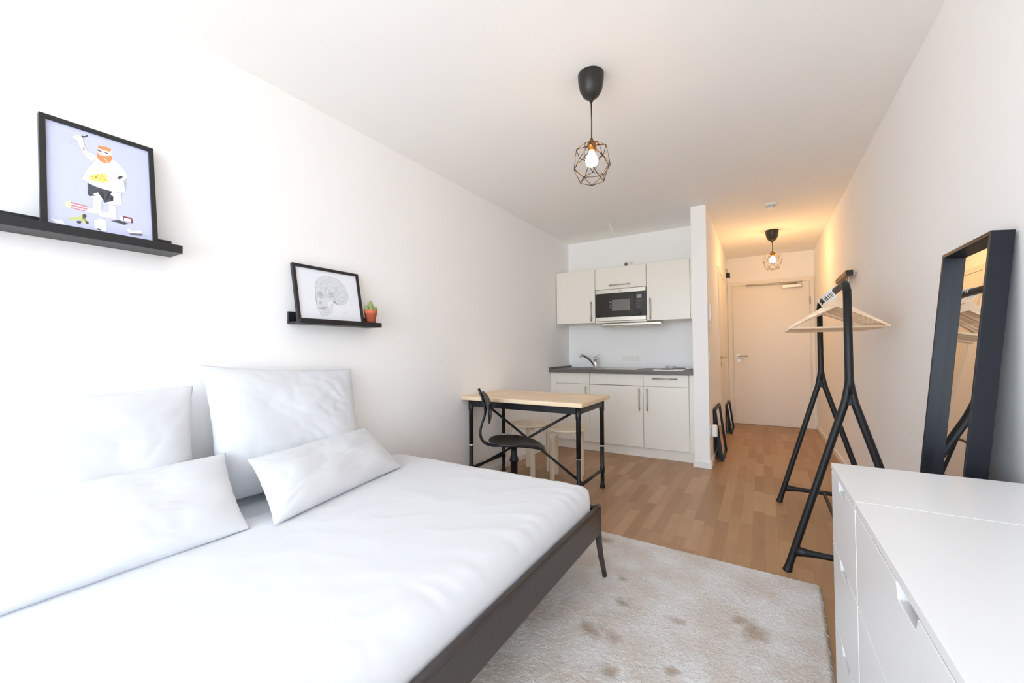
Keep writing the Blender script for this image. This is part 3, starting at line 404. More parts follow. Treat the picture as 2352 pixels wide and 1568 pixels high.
SKULL_LINES=[('pencil',.0008,[(.131,.239),(.1425,.2519),(.1639,.2633),(.1887,.271),(.2203,.2737),(.2553,.2692),(.2823,.2548),(.3049,.231),(.3195,.2025),(.3258,.1727),(.3168,.1447),(.3006,.123),(.2732,.1121),(.251,.1083),(.2388,.1235),(.2267,.1386),(.2209,.1217),(.2138,.0952),(.2089,.0722),(.1945,.0551),(.1689,.0421),(.1483,.0375),(.1355,.0413),(.1325,.0566),(.1259,.0686),(.1188,.0773),(.1159,.0926),(.1158,.1175),(.1148,.1361),(.1119,.1514),(.1213,.1619),(.1167,.177),(.1193,.1931),(.1252,.2191),(.131,.239)]),('pencil',.0006,[(.1322,.0925),(.1304,.0705)]),('pencil',.0006,[(.1395,.0932),(.1377,.0711)]),('pencil',.0006,[(.1469,.0939),(.145,.0717)]),('pencil',.0006,[(.1543,.0946),(.1524,.0723)]),('pencil',.0006,[(.1618,.0952),(.1599,.073)]),('pencil',.0006,[(.1692,.0959),(.1673,.0736)]),('pencil',.0006,[(.1768,.0966),(.1749,.0742)]),('pencil',.0007,[(.1275,.0812),(.1539,.081),(.1819,.0891)]),('pencil',.0007,[(.1762,.1492),(.1975,.1548),(.2218,.1543),(.2316,.1489)]),('pencil',.0008,[(.2398,.2089),(.2526,.1974),(.2571,.1781),(.247,.1571),(.2271,.1419)]),('pencil',.0008,[(.1804,.2076),(.1813,.1884),(.1719,.1679),(.1762,.1492)]),('pencil',.0006,[(.1286,.1943),(.1496,.2034),(.1727,.2001)]),('pencil',.0006,[(.2222,.1316),(.2588,.1387),(.287,.1316),(.3111,.1441)]),('pencil',.0005,[(.2605,.0731),(.2703,.0657),(.2784,.0713),(.2811,.0649),(.2912,.0706),(.2939,.0642),(.3012,.0631),(.2982,.0679)]),('pencil',.0004204773043455224,[(.1716,.2426),(.1759,.2466),(.1785,.2505)]),('pencil',.000331854987729459,[(.2809,.2306),(.2836,.2258),(.2868,.2226)]),('pencil',.0003929549871898606,[(.143,.0547),(.1457,.0463),(.1493,.0404)]),('pencil',.00032680386217961706,[(.1269,.1242),(.1312,.1222),(.1347,.1207)]),('pencil',.0005544132264670903,[(.2308,.2056),(.2347,.1993),(.2362,.1934)]),('pencil',.0003915334789298217,[(.2188,.1778),(.2113,.1746),(.2057,.1711)]),('pencil',.0005991836622516336,[(.1184,.1188),(.1241,.1156),(.129,.1135)]),('pencil',.0004067492263822056,[(.1542,.1703),(.1513,.1774),(.1482,.1825)]),('pencil',.0003184830726120527,[(.2735,.2063),(.2742,.196),(.2771,.1886)]),('pencil',.0004377056256510527,[(.1506,.0912),(.1571,.0923),(.1624,.0941)]),('pencil',.0005829925102058943,[(.1223,.1939),(.1293,.2019),(.1346,.2086)]),('pencil',.0005885440867220715,[(.1807,.2238),(.1849,.2278),(.188,.2312)]),('pencil',.00036237505252723,[(.1921,.2028),(.1967,.2139),(.2001,.2228)]),('pencil',.0005992909581264271,[(.1411,.1099),(.1482,.1142),(.1536,.1182)]),('pencil',.0004433285889069126,[(.1361,.1422),(.1356,.1486),(.1369,.154)]),('pencil',.0005667901249852112,[(.1636,.1719),(.16,.1769),(.1565,.1804)]),('pencil',.0003624196479595801,[(.2862,.166),(.2858,.1601),(.2863,.1556)]),('pencil',.0005971712140061907,[(.1481,.0678),(.1584,.0735),(.1668,.0777)]),('pencil',.000400976875341396,[(.1394,.2136),(.1482,.2217),(.1563,.2266)]),('pencil',.0003009819080185784,[(.142,.1193),(.1464,.1109),(.1512,.1051)]),('pencil',.0003991929348225053,[(.2949,.1547),(.2896,.1506),(.2852,.1477)]),('pencil',.00044664936787070235,[(.2075,.1507),(.2032,.1487),(.1996,.1473)]),('pencil',.0004568958876394533,[(.2899,.1407),(.287,.134),(.2838,.1288)]),('pencil',.00044599560019852513,[(.2273,.1864),(.2239,.1803),(.222,.1753)]),('pencil',.0005329758713638172,[(.1319,.1214),(.1377,.1186),(.1415,.1153)]),('pencil',.00035021309041590153,[(.1574,.1955),(.1624,.2017),(.1671,.2061)]),('pencil',.0005131535124079313,[(.1425,.1507),(.1391,.1567),(.1379,.1623)]),('pencil',.0004452748362563017,[(.1192,.1884),(.1216,.1957),(.1242,.2015)]),('pencil',.0005957414273856934,[(.135,.2053),(.1399,.2107),(.1444,.2146)]),('pencil',.00039169512153432553,[(.2437,.2042),(.2438,.1969),(.2422,.1909)]),('pencil',.0004986260026843338,[(.2403,.1739),(.2369,.1642),(.2349,.1564)]),('pencil',.0003280401641362785,[(.3064,.1984),(.305,.1916),(.3034,.1861)]),('pencil',.0005905420191281539,[(.2324,.1607),(.2215,.1541),(.2125,.15)]),('pencil',.0003908595193612009,[(.1315,.1146),(.135,.108),(.1364,.1021)]),('pencil',.00039290297039065627,[(.3111,.1908),(.3074,.1799),(.3033,.1712)]),('pencil',.0004200650755456495,[(.1637,.1908),(.1691,.2018),(.1752,.2098)]),('pencil',.00046205934016079094,[(.1839,.0825),(.1878,.0817),(.1911,.0816)]),('pencil',.0004811410854672765,[(.1563,.2483),(.1678,.2529),(.1771,.2544)]),('pencil',.0005677691517851397,[(.1877,.2476),(.1926,.252),(.1971,.2547)]),('pencil',.00045731012652528065,[(.1368,.0844),(.1451,.0792),(.1526,.0762)]),('pencil',.0003183770050377786,[(.1557,.2417),(.1585,.2479),(.1596,.2529)]),('pencil',.00044525752926079937,[(.2607,.1506),(.2564,.1464),(.2525,.1435)]),('pencil',.0005046422108326697,[(.1356,.2227),(.1407,.2269),(.1446,.2305)]),('pencil',.0005629955843304381,[(.2988,.2078),(.2999,.201),(.3026,.1964)]),('pencil',.00046605759190457985,[(.1529,.2277),(.1623,.2342),(.1692,.2404)]),('pencil',.0005763688639184151,[(.2027,.1065),(.2054,.0965),(.2064,.0881)]),('pencil',.00033214873926693846,[(.3142,.1976),(.3087,.1873),(.3039,.1792)]),('pencil',.0003767007162697049,[(.1695,.1195),(.1724,.1171),(.1746,.1149)]),('pencil',.0005096189909538054,[(.1708,.0776),(.1717,.068),(.1716,.06)]),('pencil',.000514052932805917,[(.2358,.1537),(.2286,.1523),(.223,.15)]),('pencil',.0003214033268460443,[(.2125,.1469),(.2064,.1465),(.2014,.1453)]),('pencil',.0003002704338837247,[(.2692,.2538),(.2733,.2455),(.2765,.2388)]),('pencil',.00031028902980053405,[(.2848,.1366),(.281,.1334),(.2778,.1311)]),('pencil',.0005447751111892509,[(.2209,.2402),(.2323,.2436),(.2415,.2452)]),('pencil',.0005924660952327857,[(.1757,.1784),(.1764,.1826),(.1767,.1859)]),('pencil',.0003053836147754114,[(.1669,.1094),(.1704,.1041),(.1743,.1007)]),('pencil',.0004860348639119386,[(.1603,.0942),(.1668,.088),(.1727,.0837)]),('pencil',.0005743511162135937,[(.1635,.1493),(.1585,.1514),(.1542,.1525)]),('pencil',.0003634810900711977,[(.1316,.091),(.131,.0861),(.1315,.0823)]),('pencil',.0005529741639539421,[(.1824,.164),(.1827,.169),(.1822,.1729)]),('pencil',.0005540369219934035,[(.1701,.1374),(.164,.1444),(.1574,.1483)]),('pencil',.00031045653729214716,[(.142,.1008),(.144,.0966),(.1462,.0936)]),('pencil',.0005970327865236014,[(.183,.193),(.1902,.1995),(.1956,.2051)]),('pencil',.0005935899628597594,[(.1552,.2149),(.1654,.222),(.174,.227)]),('pencil',.00034133990271156714,[(.2527,.1229),(.2475,.1214),(.2434,.1196)]),('pencil',.0005515274652157929,[(.2084,.1463),(.2015,.1461),(.1962,.1467)]),('pencil',.0004874005541447084,[(.1512,.2134),(.1542,.2214),(.1554,.2279)]),('pencil',.0004044701952897937,[(.186,.1853),(.1908,.196),(.193,.2047)]),('pencil',.0004491993001278548,[(.1268,.2163),(.1342,.2237),(.1411,.2284)]),('pencil',.0004127095824867663,[(.1264,.1906),(.1299,.197),(.1315,.2024)]),('pencil',.0005351110940935408,[(.2112,.1902),(.2153,.1944),(.2176,.1982)]),('pencil',.0005683968858683018,[(.267,.1826),(.2674,.1766),(.2675,.1718)]),('pencil',.0005173931628338706,[(.2302,.2331),(.2386,.232),(.2452,.2306)]),('pencil',.0004903203212587756,[(.1302,.2186),(.1329,.2256),(.1344,.2312)]),('pencil',.0005808593504388986,[(.151,.185),(.1542,.1927),(.1584,.1984)]),('pencil',.0005588014144898081,[(.1691,.1896),(.1721,.1975),(.174,.2038)]),('pencil',.0005963254321194515,[(.1527,.157),(.1464,.1636),(.1418,.1691)]),('pencil',.0003241591387447468,[(.1351,.1018),(.1445,.1071),(.1526,.1098)]),('pencil',.0005597841120082081,[(.2352,.1498),(.2314,.1464),(.2283,.1436)]),('pencil',.0005664150487045497,[(.1551,.157),(.1508,.1636),(.1493,.1699)]),('pencil',.0005534373596913697,[(.1728,.1716),(.1681,.1766),(.1655,.1815)]),('pencil',.0003850576494608183,[(.1289,.1626),(.1257,.1679),(.1245,.1728)]),('pencil',.0003031773646658271,[(.2935,.2371),(.2936,.2263),(.2908,.2174)]),('pencil',.0004921510160085373,[(.1194,.193),(.1218,.1998),(.1223,.2053)]),('pencil',.000397297253862753,[(.1273,.1618),(.1254,.1655),(.1244,.1687)]),('pencil',.00032112047061724053,[(.1876,.2052),(.1916,.2092),(.195,.2121)]),('pencil',.0005276617150439555,[(.2706,.1533),(.2662,.1476),(.2631,.1428)]),('pencil',.00044473728015634914,[(.2184,.1497),(.2097,.1451),(.2034,.1404)]),('pencil',.0005873033670792097,[(.2453,.1508),(.2373,.1454),(.2317,.1402)]),('pencil',.0003900466535617719,[(.3157,.1805),(.3146,.1741),(.3144,.1691)]),('pencil',.0004990808065961906,[(.1849,.2203),(.1902,.2251),(.1942,.2291)]),('pencil',.0003287482983798197,[(.1651,.0706),(.1752,.0703),(.1837,.0715)]),('pencil',.0003725392176938476,[(.235,.2241),(.2469,.2245),(.2566,.2255)]),('pencil',.0003166201436662403,[(.1949,.1027),(.2049,.1074),(.2121,.1126)]),('pencil',.0005046509164556101,[(.1933,.1014),(.1926,.0951),(.1926,.0901)]),('pencil',.0005192621628000333,[(.2678,.1466),(.2589,.1374),(.2521,.13)]),('pencil',.00038579281814496235,[(.2046,.2513),(.2103,.2542),(.2144,.2575)]),('pencil',.00039531573370397657,[(.139,.1587),(.1399,.1678),(.1425,.1753)]),('pencil',.00037141695010847335,[(.1942,.2614),(.2032,.2627),(.2104,.263)]),('pencil',.00042536695122336347,[(.15,.155),(.1508,.1614),(.1512,.1665)]),('pencil',.0005150794117488162,[(.2005,.101),(.2074,.1035),(.2128,.1062)]),('pencil',.0005227085570930051,[(.1824,.152),(.1778,.1593),(.176,.1662)]),('pencil',.00035280960838325083,[(.2585,.2199),(.261,.2157),(.2626,.2121)]),('pencil',.0003464439563051246,[(.3015,.2137),(.3075,.2066),(.3109,.1999)]),('pencil',.0005164416202974537,[(.2374,.2125),(.2421,.2124),(.2458,.2124)]),('pencil',.00035221664651394294,[(.2528,.2261),(.255,.2226),(.2564,.2197)]),('pencil',.00047218559549566663,[(.2878,.2321),(.2945,.229),(.3003,.2271)]),('pencil',.00032883118105878127,[(.3107,.2069),(.3098,.2019),(.3097,.1979)]),('pencil',.0003620615729211335,[(.2986,.2055),(.296,.1947),(.2946,.1862)]),('pencil',.0004918132373330689,[(.1625,.154),(.1603,.1573),(.1592,.1603)]),('pencil',.00034329170070872365,[(.2605,.1796),(.2526,.1698),(.2482,.1614)]),('pencil',.00040993166181363665,[(.1477,.1599),(.1493,.1675),(.1518,.1736)]),('pencil',.00041948224981776423,[(.2364,.2187),(.2412,.2159),(.246,.2151)]),('pencil',.0005886155608936603,[(.1574,.056),(.1673,.059),(.1753,.0596)]),('pencil',.0003567295511713557,[(.2591,.1882),(.2566,.1793),(.2542,.1721)]),('pencil',.0004382531665437298,[(.2967,.1573),(.2956,.1509),(.2961,.1461)]),('pencil',.0003562858703359694,[(.1305,.1415),(.1253,.1484),(.1224,.1547)]),('pencil',.0004196921677049392,[(.279,.1456),(.2728,.1353),(.2705,.1266)]),('pencil',.0005125966334674565,[(.2463,.2397),(.2563,.237),(.2647,.2356)]),('pencil',.00030956743046415224,[(.1369,.0437),(.1465,.0465),(.1541,.0494)]),('pencil',.00040955861265554877,[(.1481,.0991),(.1519,.0969),(.1555,.0959)]),('pencil',.0005706649369794929,[(.2186,.2132),(.2278,.2179),(.2354,.2207)]),('pencil',.0004124292740528649,[(.3058,.1671),(.3002,.1559),(.2981,.1468)]),('pencil',.00035277354793824666,[(.2208,.135),(.2152,.1339),(.2108,.133)]),('pencil',.0003503854040605124,[(.1999,.2293),(.2081,.2352),(.2145,.2403)]),('pencil',.00031091543004637334,[(.2025,.1175),(.2101,.1183),(.2161,.1182)]),('pencil',.0003154617563755437,[(.2206,.2142),(.2301,.2125),(.2383,.2129)]),('pencil',.00047296348443708134,[(.2666,.1824),(.2651,.1757),(.2643,.1704)]),('pencil',.0005155009360611488,[(.2024,.2412),(.2141,.2468),(.2238,.2499)]),('pencil',.0005299656208914458,[(.3097,.1815),(.3078,.1714),(.3083,.1637)]),('pencil',.0005481129025520792,[(.1386,.1216),(.1401,.118),(.141,.1149)]),('pencil',.0005943717729257956,[(.1615,.0969),(.1679,.1012),(.173,.1047)]),('pencil',.0005764118513814124,[(.1424,.17),(.1455,.1795),(.1483,.1871)]),('pencil',.00035131127733860855,[(.2508,.2177),(.2548,.2103),(.2559,.2033)]),('pencil',.00048316445315784237,[(.1216,.1822),(.1214,.1886),(.1198,.1931)]),('pencil',.0005581299385449803,[(.2064,.2104),(.2131,.2173),(.2172,.2235)]),('pencil',.00043433550278079843,[(.1564,.0623),(.1656,.0606),(.173,.0593)]),('pencil',.0004897616835021797,[(.2901,.1627),(.2876,.156),(.2864,.1506)]),('pencil',.0003887214034722278,[(.2013,.152),(.192,.155),(.1852,.1583)]),('pencil',.0003978495257734215,[(.3073,.1951),(.3053,.1852),(.3045,.1774)]),('pencil',.00048295439861980086,[(.2442,.1903),(.2411,.1838),(.2395,.1785)]),('pencil',.00047628398249851894,[(.3139,.1875),(.3119,.1784),(.3103,.1711)]),('pencil',.0003767297598118778,[(.1828,.0729),(.1858,.0649),(.1864,.0578)]),('pencil',.0003445784620601742,[(.1329,.1494),(.1297,.1533),(.1274,.1567)]),('pencil',.0004404275075431477,[(.197,.186),(.2001,.1901),(.2026,.1934)]),('pencil',.00046694213059682613,[(.1493,.1845),(.1499,.1909),(.1506,.1961)]),('pencil',.0004968518040754604,[(.2091,.1706),(.202,.1725),(.1959,.1726)]),('pencil',.0005453981631479532,[(.1846,.0746),(.1894,.0717),(.193,.069)]),('pencil',.0004316698622481963,[(.244,.1443),(.2378,.1427),(.233,.1427)]),('pencil',.00037207042559850886,[(.2549,.2486),(.2606,.2495),(.2652,.2501)]),('pencil',.000519311418717923,[(.1203,.1446),(.1174,.15),(.1158,.1548)]),('pencil',.0003276245848016773,[(.163,.2259),(.1668,.2352),(.1712,.2424)]),('pencil',.0005628903930296456,[(.1503,.2316),(.1547,.234),(.1584,.2357)]),('pencil',.0005691654215259256,[(.1413,.1086),(.1458,.104),(.1503,.1012)]),('pencil',.00046166682416469434,[(.2925,.1993),(.2897,.1902),(.2895,.1832)]),('pencil',.00045175042183979715,[(.3063,.1546),(.3024,.1509),(.2994,.1478)]),('pencil',.0004186414351578455,[(.2102,.1419),(.2008,.141),(.1934,.1405)]),('pencil',.0003648629722094333,[(.1591,.0701),(.162,.0656),(.1629,.0614)]),('pencil',.000373062230448929,[(.2016,.1861),(.2075,.1948),(.2112,.2021)]),('pencil',.0004983218364567809,[(.2685,.1762),(.2678,.1713),(.2667,.1673)]),('pencil',.0004682754009748711,[(.2214,.2403),(.2275,.2409),(.2324,.2422)]),('pencil',.00038955216202241825,[(.1369,.0836),(.1464,.0845),(.1542,.0863)]),('pencil',.0003259354623217342,[(.2735,.1495),(.2632,.1425),(.2543,.1388)]),('pencil',.0005783198994682978,[(.1933,.1656),(.185,.1701),(.178,.1732)]),('pencil',.0005698189711757669,[(.1282,.1602),(.1288,.1694),(.1292,.1768)]),('pencil',.0005193850894721114,[(.1765,.1859),(.1762,.191),(.1759,.195)]),('pencil',.0005427221803223549,[(.1513,.1531),(.1472,.162),(.1439,.1691)]),('pencil',.0004581257478648447,[(.148,.0623),(.1567,.0651),(.1637,.0673)]),('pencil',.0005142550832582464,[(.2454,.1964),(.245,.1895),(.2444,.184)]),('pencil',.00034920217378262984,[(.167,.0936),(.1664,.0893),(.1661,.0859)]),('pencil',.000553164216456443,[(.1469,.156),(.1471,.1607),(.1481,.1645)]),('pencil',.0005520547901499905,[(.1481,.1016),(.158,.1025),(.1661,.104)]),('pencil',.0003360660840556675,[(.3007,.1918),(.3027,.1824),(.3061,.1758)]),('pencil',.00032006691064223993,[(.168,.1766),(.1694,.182),(.1701,.1862)]),('pencil',.0003844039979358678,[(.1567,.0959),(.164,.09),(.1714,.0872)]),('pencil',.0005197529375094068,[(.2477,.194),(.2449,.1884),(.2415,.1843)]),('pencil',.0004892742178732477,[(.2055,.1938),(.2124,.202),(.2191,.2078)]),('pencil',.0004600516438904998,[(.2719,.1254),(.2667,.1227),(.2623,.1213)]),('pencil',.0004638498362810097,[(.1897,.2392),(.1954,.2422),(.1999,.2448)]),('pencil',.00037328786713723103,[(.1622,.212),(.1639,.2185),(.1662,.2236)]),('pencil',.000546223313324243,[(.177,.2362),(.186,.2423),(.1925,.2482)]),('pencil',.0003299177386390368,[(.1232,.084),(.1256,.0799),(.128,.0768)]),('pencil',.0004382586278653428,[(.2861,.1961),(.2808,.1871),(.2763,.18)]),('pencil',.0005995312741346502,[(.2251,.1404),(.2193,.1407),(.2145,.1401)]),('pencil',.0005406660547540879,[(.2503,.1311),(.2464,.1284),(.2435,.1258)]),('pencil',.000513876488824763,[(.1638,.1283),(.1684,.1297),(.1718,.1316)]),('pencil',.0004280777647232743,[(.1599,.1489),(.1563,.1565),(.152,.1616)]),('pencil',.0005630329009685841,[(.2639,.1248),(.2558,.1186),(.2487,.1145)]),('pencil',.0004335930417472426,[(.2334,.2522),(.2431,.2557),(.2509,.2578)]),('pencil',.0005897346425748006,[(.266,.2296),(.2709,.2257),(.2741,.2219)]),('pencil',.00031723503424163705,[(.1797,.2446),(.1888,.2525),(.1972,.257)]),('pencil',.0005920804192827527,[(.1809,.1591),(.1797,.1666),(.1784,.1724)]),('pencil',.0004477165807255099,[(.2096,.1163),(.2092,.106),(.2079,.0977)]),('pencil',.0005000142689909068,[(.2004,.1807),(.2033,.1896),(.207,.1965)]),('pencil',.0004097919122484291,[(.1341,.16),(.1314,.1695),(.1302,.1775)]),('pencil',.00045861883007802725,[(.282,.2362),(.2858,.2276),(.2862,.2195)]),('pencil',.0003874744446241713,[(.2315,.2446),(.2358,.2432),(.2389,.2416)]),('pencil',.0005997385761336489,[(.2763,.1315),(.2696,.1256),(.2649,.1204)]),('pencil',.0005568681926946064,[(.1528,.191),(.1565,.1951),(.1595,.1984)]),('pencil',.00046855614535119567,[(.18,.201),(.1815,.2053),(.1829,.2088)]),('pencil',.00036816964426179924,[(.154,.137),(.149,.1432),(.1442,.1473)]),('pencil',.00041380392759989953,[(.2898,.1222),(.2831,.1181),(.2777,.1151)]),('pencil',.0003066859272346863,[(.2131,.1675),(.2054,.1681),(.1991,.1681)]),('pencil',.0005421596016398352,[(.2831,.1631),(.2772,.1579),(.2719,.1546)]),('pencil',.00038725719438859816,[(.1511,.0883),(.157,.0821),(.1608,.0765)]),('pencil',.0004470342122845359,[(.1931,.2277),(.202,.23),(.2091,.2308)]),('pencil',.0005144231084708587,[(.183,.1949),(.1897,.2025),(.1959,.208)]),('pencil',.000395449878681564,[(.2055,.2444),(.2166,.246),(.2255,.2472)]),('pencil',.0005796019332186426,[(.1489,.1329),(.1435,.1393),(.1376,.1426)]),('pencil',.0005838486946141511,[(.1689,.1529),(.1632,.1552),(.1586,.1571)]),('pencil',.0004549060764229258,[(.1617,.2355),(.1724,.2413),(.181,.246)]),('pencil',.00038239086064415125,[(.2986,.1763),(.2959,.1689),(.2947,.163)]),('pencil',.00033778390310981754,[(.1998,.2553),(.2099,.2602),(.2183,.2625)]),('pencil',.00038865098572927093,[(.1749,.07),(.1803,.0699),(.1843,.0691)]),('pencil',.00047286223597317926,[(.169,.1986),(.1717,.2029),(.1738,.2064)]),('pencil',.0003535080561012212,[(.1927,.1006),(.2,.0952),(.2071,.0924)]),('pencil',.0004173950852227134,[(.1792,.2273),(.1898,.2318),(.1984,.2337)]),('pencil',.00037795157167360707,[(.1858,.2092),(.1924,.2159),(.1986,.2202)]),('pencil',.0004735425217036415,[(.2821,.2085),(.2825,.2001),(.2849,.1943)]),('pencil',.0003529787268821558,[(.2564,.2183),(.2641,.2154),(.2708,.214)]),('pencil',.0003657829763453433,[(.1587,.1352),(.1544,.1393),(.15,.1416)]),('pencil',.0004035266160959739,[(.2418,.1838),(.2415,.1739),(.2409,.166)]),('pencil',.0005536602929342562,[(.3164,.1602),(.3151,.1525),(.3149,.1464)]),('pencil',.0004406159460309619,[(.135,.1101),(.1424,.1102),(.1486,.1116)]),('pencil',.0005932781874673044,[(.2556,.2058),(.2539,.1964),(.2514,.1889)]),('pencil',.0005388515838580132,[(.3001,.1601),(.2972,.1561),(.2958,.1528)]),('pencil',.0005232205709805056,[(.2,.1805),(.1971,.1841),(.1941,.1863)]),('pencil',.0003750560938269268,[(.1458,.1284),(.1451,.1348),(.1462,.1402)]),('pencil',.0004964090663397063,[(.1951,.2369),(.201,.2426),(.2062,.2466)]),('pencil',.0003002440503310552,[(.17,.251),(.1741,.257),(.1774,.2618)])]
# ------------------------------------------------------------------ the room
XL, XR, H = -2.124, 0.648, 2.494
YK, YP, YD = 4.917, 4.259, 7.04
PX0, PX1 = -0.5625, -0.430
T = .15
struct(MB().box(XL-T, XR+T, WY-T, YD+T, -.12, 0).build('floor', 'floor'))
struct(MB().box(XL-T, XR+T, WY-T, YD+T, H, H+.12).build('ceiling', 'ceiling'))
struct(MB().box(XL-T, XL, WY-T, YK+T, 0, H).build('wall_left', 'wall'))
struct(MB().box(XR, XR+T, WY-T, YD+T, 0, H).build('wall_right', 'wall'))
struct(MB().box(XL, PX0, YK, YK+T, 0, H).build('wall_kitchen', 'wall'))
# partition between kitchen and hallway, with the bathroom doorway
BY0, BY1, BZ = 5.45, 6.33, 2.06
struct(MB().box(PX0, PX1, YP, BY0, 0, H).box(PX0, PX1, BY1, YD, 0, H).box(PX0, PX1, BY0, BY1, BZ, H).build('wall_partition', 'wall'))
struct(MB().box(PX0, XR, YD, YD+T, 0, H).build('wall_entry', 'wall'))
struct(MB().box(XL, WX0, WY-T, WY, 0, H).box(WX1, XR, WY-T, WY, 0, H).box(WX0, WX1, WY-T, WY, 0, WZ0).box(WX0, WX1, WY-T, WY, WZ1, H).build('wall_rear', 'wall'))
# window frame in the rear wall
wf = MB()
for a, b in ((WX0, WX0+.06), ((WX0+WX1)/2-.04, (WX0+WX1)/2+.04), (WX1-.06, WX1)): wf.box(a, b, WY-.11, WY-.05, WZ0, WZ1, .004)
wf.box(WX0, WX1, WY-.11, WY-.05, WZ0, WZ0+.07, .004).box(WX0, WX1, WY-.11, WY-.05, WZ1-.06, WZ1, .004)
struct(wf.build('window_1', 'trim'))
# baseboards
BH = .058
struct(MB().box(XL, XL+.014, WY, 4.385, 0, BH, .002).build('baseboard_left', 'trim'))
struct(MB().box(XR-.014, XR, WY, YD, 0, BH, .002).build('baseboard_right', 'trim'))
struct(MB().box(PX0-.012, PX1+.014, YP-.014, YP, 0, BH, .002).box(PX1, PX1+.014, YP, BY0-.06, 0, BH, .002).box(PX0-.012, PX0, YP, 4.385, 0, BH, .002).box(PX1, PX1+.014, BY1+.06, YD, 0, BH, .002).build('baseboard_partition', 'trim'))

def lever(parent, o, dx, out, name='door_handle', m='steel'):
    """door lever with round rose at o; dx: lever direction, out: away from the leaf"""
    o = Vector(o); dx = Vector(dx); out = Vector(out)
    b = MB().cyl(o, o+out*.008, .026).tube([o, o+out*.045, o+out*.052+dx*.01, o+out*.054+dx*.125], .0095)
    return b.build(name, m, parent)
# entrance door (door_1)
d1 = struct(bpy.data.objects.new('door_1', None)); C.objects.link(d1); d1.location = (.10, YD, 0)
X = lambda a: a-.10
fr = MB()
fr.box(X(-.428), X(-.372), -.022, .012, 0, 2.125, .004).box(X(.600), X(.640), -.022, .012, 0, 2.125, .004).box(X(-.372), X(.600), -.022, .012, 2.072, 2.125, .004)
fr.box(X(-.372), X(-.360), -.012, .012, 0, 2.072, .002).box(X(.588), X(.600), -.012, .012, 0, 2.072, .002)
fr.build('door_frame', 'door', d1)
leaf = MB().box(X(-.356), X(.584), -.010, .02, .006, 2.066, .003).build('door_leaf', 'door', d1)
MB().cyl((X(.095), -.010, 1.364), (X(.095), -.014, 1.364), .009).build('peephole', 'steel', leaf)
lever(leaf, (X(-.296), -.010, 1.012), (1, 0, 0), (0, -1, 0))
MB().cyl((X(-.296), -.010, .945), (X(-.296), -.022, .945), .027).cyl((X(-.296), -.022, .945), (X(-.296), -.034, .945), .02).build('door_knob', 'steel', leaf)
clz = MB().tube([(X(-.175), -.05, 2.060), (X(.44), -.05, 2.050)], .012).tube([(X(.42), -.05, 2.050), (X(.50), -.05, 2.062)], .009).box(X(-.175), X(-.15), -.05, -.01, 2.052, 2.068)
clz.build('door_closer_arm', 'steel', d1)
MB().box(X(.27), X(.50), -.058, -.012, 1.985, 2.030, .004).build('door_closer', 'steel', d1)
MB().cyl((X(.590), -.026, 1.745), (X(.590), -.026, 1.845), .008).build('hinge', 'steel', d1)
MB().cyl((X(.590), -.026, .30), (X(.590), -.026, .40), .008).build('hinge', 'steel', d1)
MB().box(X(-.356), X(.584), -.012, -.004, .0, .006).build('gap_shade', 'gap', d1)  # grey strip, paints the shade in the gap under the leaf
# bathroom door (door_2) in the partition
d2 = struct(bpy.data.objects.new('door_2', None)); C.objects.link(d2); d2.location = (PX1, (BY0+BY1)/2, 0)
Y = lambda a: a-(BY0+BY1)/2
fr = MB().box(-.10, .014, Y(BY0-.055), Y(BY0+.012), 0, BZ+.045, .003).box(-.10, .014, Y(BY1-.012), Y(BY1+.055), 0, BZ+.045, .003).box(-.10, .014, Y(BY0+.012), Y(BY1-.012), BZ-.01, BZ+.045, .003)
fr.build('door_frame', 'door', d2)
lf = MB().box(-.03, .008, Y(BY0+.022), Y(BY1-.016), .006, BZ-.013, .003).build('door_leaf', 'door', d2)
MB().box(-.032, .004, Y(BY0+.012), Y(BY0+.022), .006, BZ-.013).build('gap_shade', 'gap', d2)  # gap between frame and leaf, its shade put in as a grey strip
lever(lf, (.008, Y(BY0+.10), 1.02), (0, 1, 0), (1, 0, 0))
MB().cyl((.008, Y(BY0+.10), .955), (.02, Y(BY0+.10), .955), .012).cyl((.008, Y(BY0+.10), .93), (.018, Y(BY0+.10), .93), .01).build('key_escutcheon', 'steel', lf)

# ------------------------------------------------------------------ bed
RX = -.692
bed = thing('bed', 'dark taupe painted bed frame with splayed legs beside left wall', 'bed', (-1.40, .93, 0))
def L_(x, y, z): return (x+1.40, y-.93, z)
def box_at(b, x0, x1, y0, y1, z0, z1, bev=0):
    b.box(x0+1.40, x1+1.40, y0-.93, y1-.93, z0, z1, bev); return b
BY_A, BY_B = -.09, 1.925
for xx, nm in ((RX, 'side_rail'), (-2.10, 'side_rail')):
    b = MB(); box_at(b, xx-.012, xx+.012, BY_A, BY_B, .232, .352, .004)
    b.tube([L_(xx, BY_A, .355), L_(xx, BY_B, .355)], .0125)
    b.build(nm, 'bed_frame', bed)
for yy in (BY_A, BY_B-.0):
    b = MB(); box_at(b, -2.10, RX, yy-.011, yy+.011, .232, .345, .004); b.tube([L_(-2.10, yy, .35), L_(RX, yy, .35)], .0125)
    b.build('end_rail', 'bed_frame', bed)
for xx, sx_ in ((RX, 1), (-2.09, 0)):
    for yy, sy in ((BY_A, -1), (BY_B, 1)):
        zf = .020 if sx_ else 0.0
        b = MB(); b.tube([L_(xx, yy, .372), L_(xx, yy, .366), L_(xx, yy, .34), L_(xx, yy, .235), L_(xx+.002*sx_, yy+sy*.004, .19), L_(xx+.008*sx_, yy+sy*.016, .11), L_(xx+.020*sx_, yy+sy*.030, zf)],
                         [.008, .014, .016, .0165, .015, .0135, .0115])
        b.build('leg', 'bed_frame', bed)
b = MB()
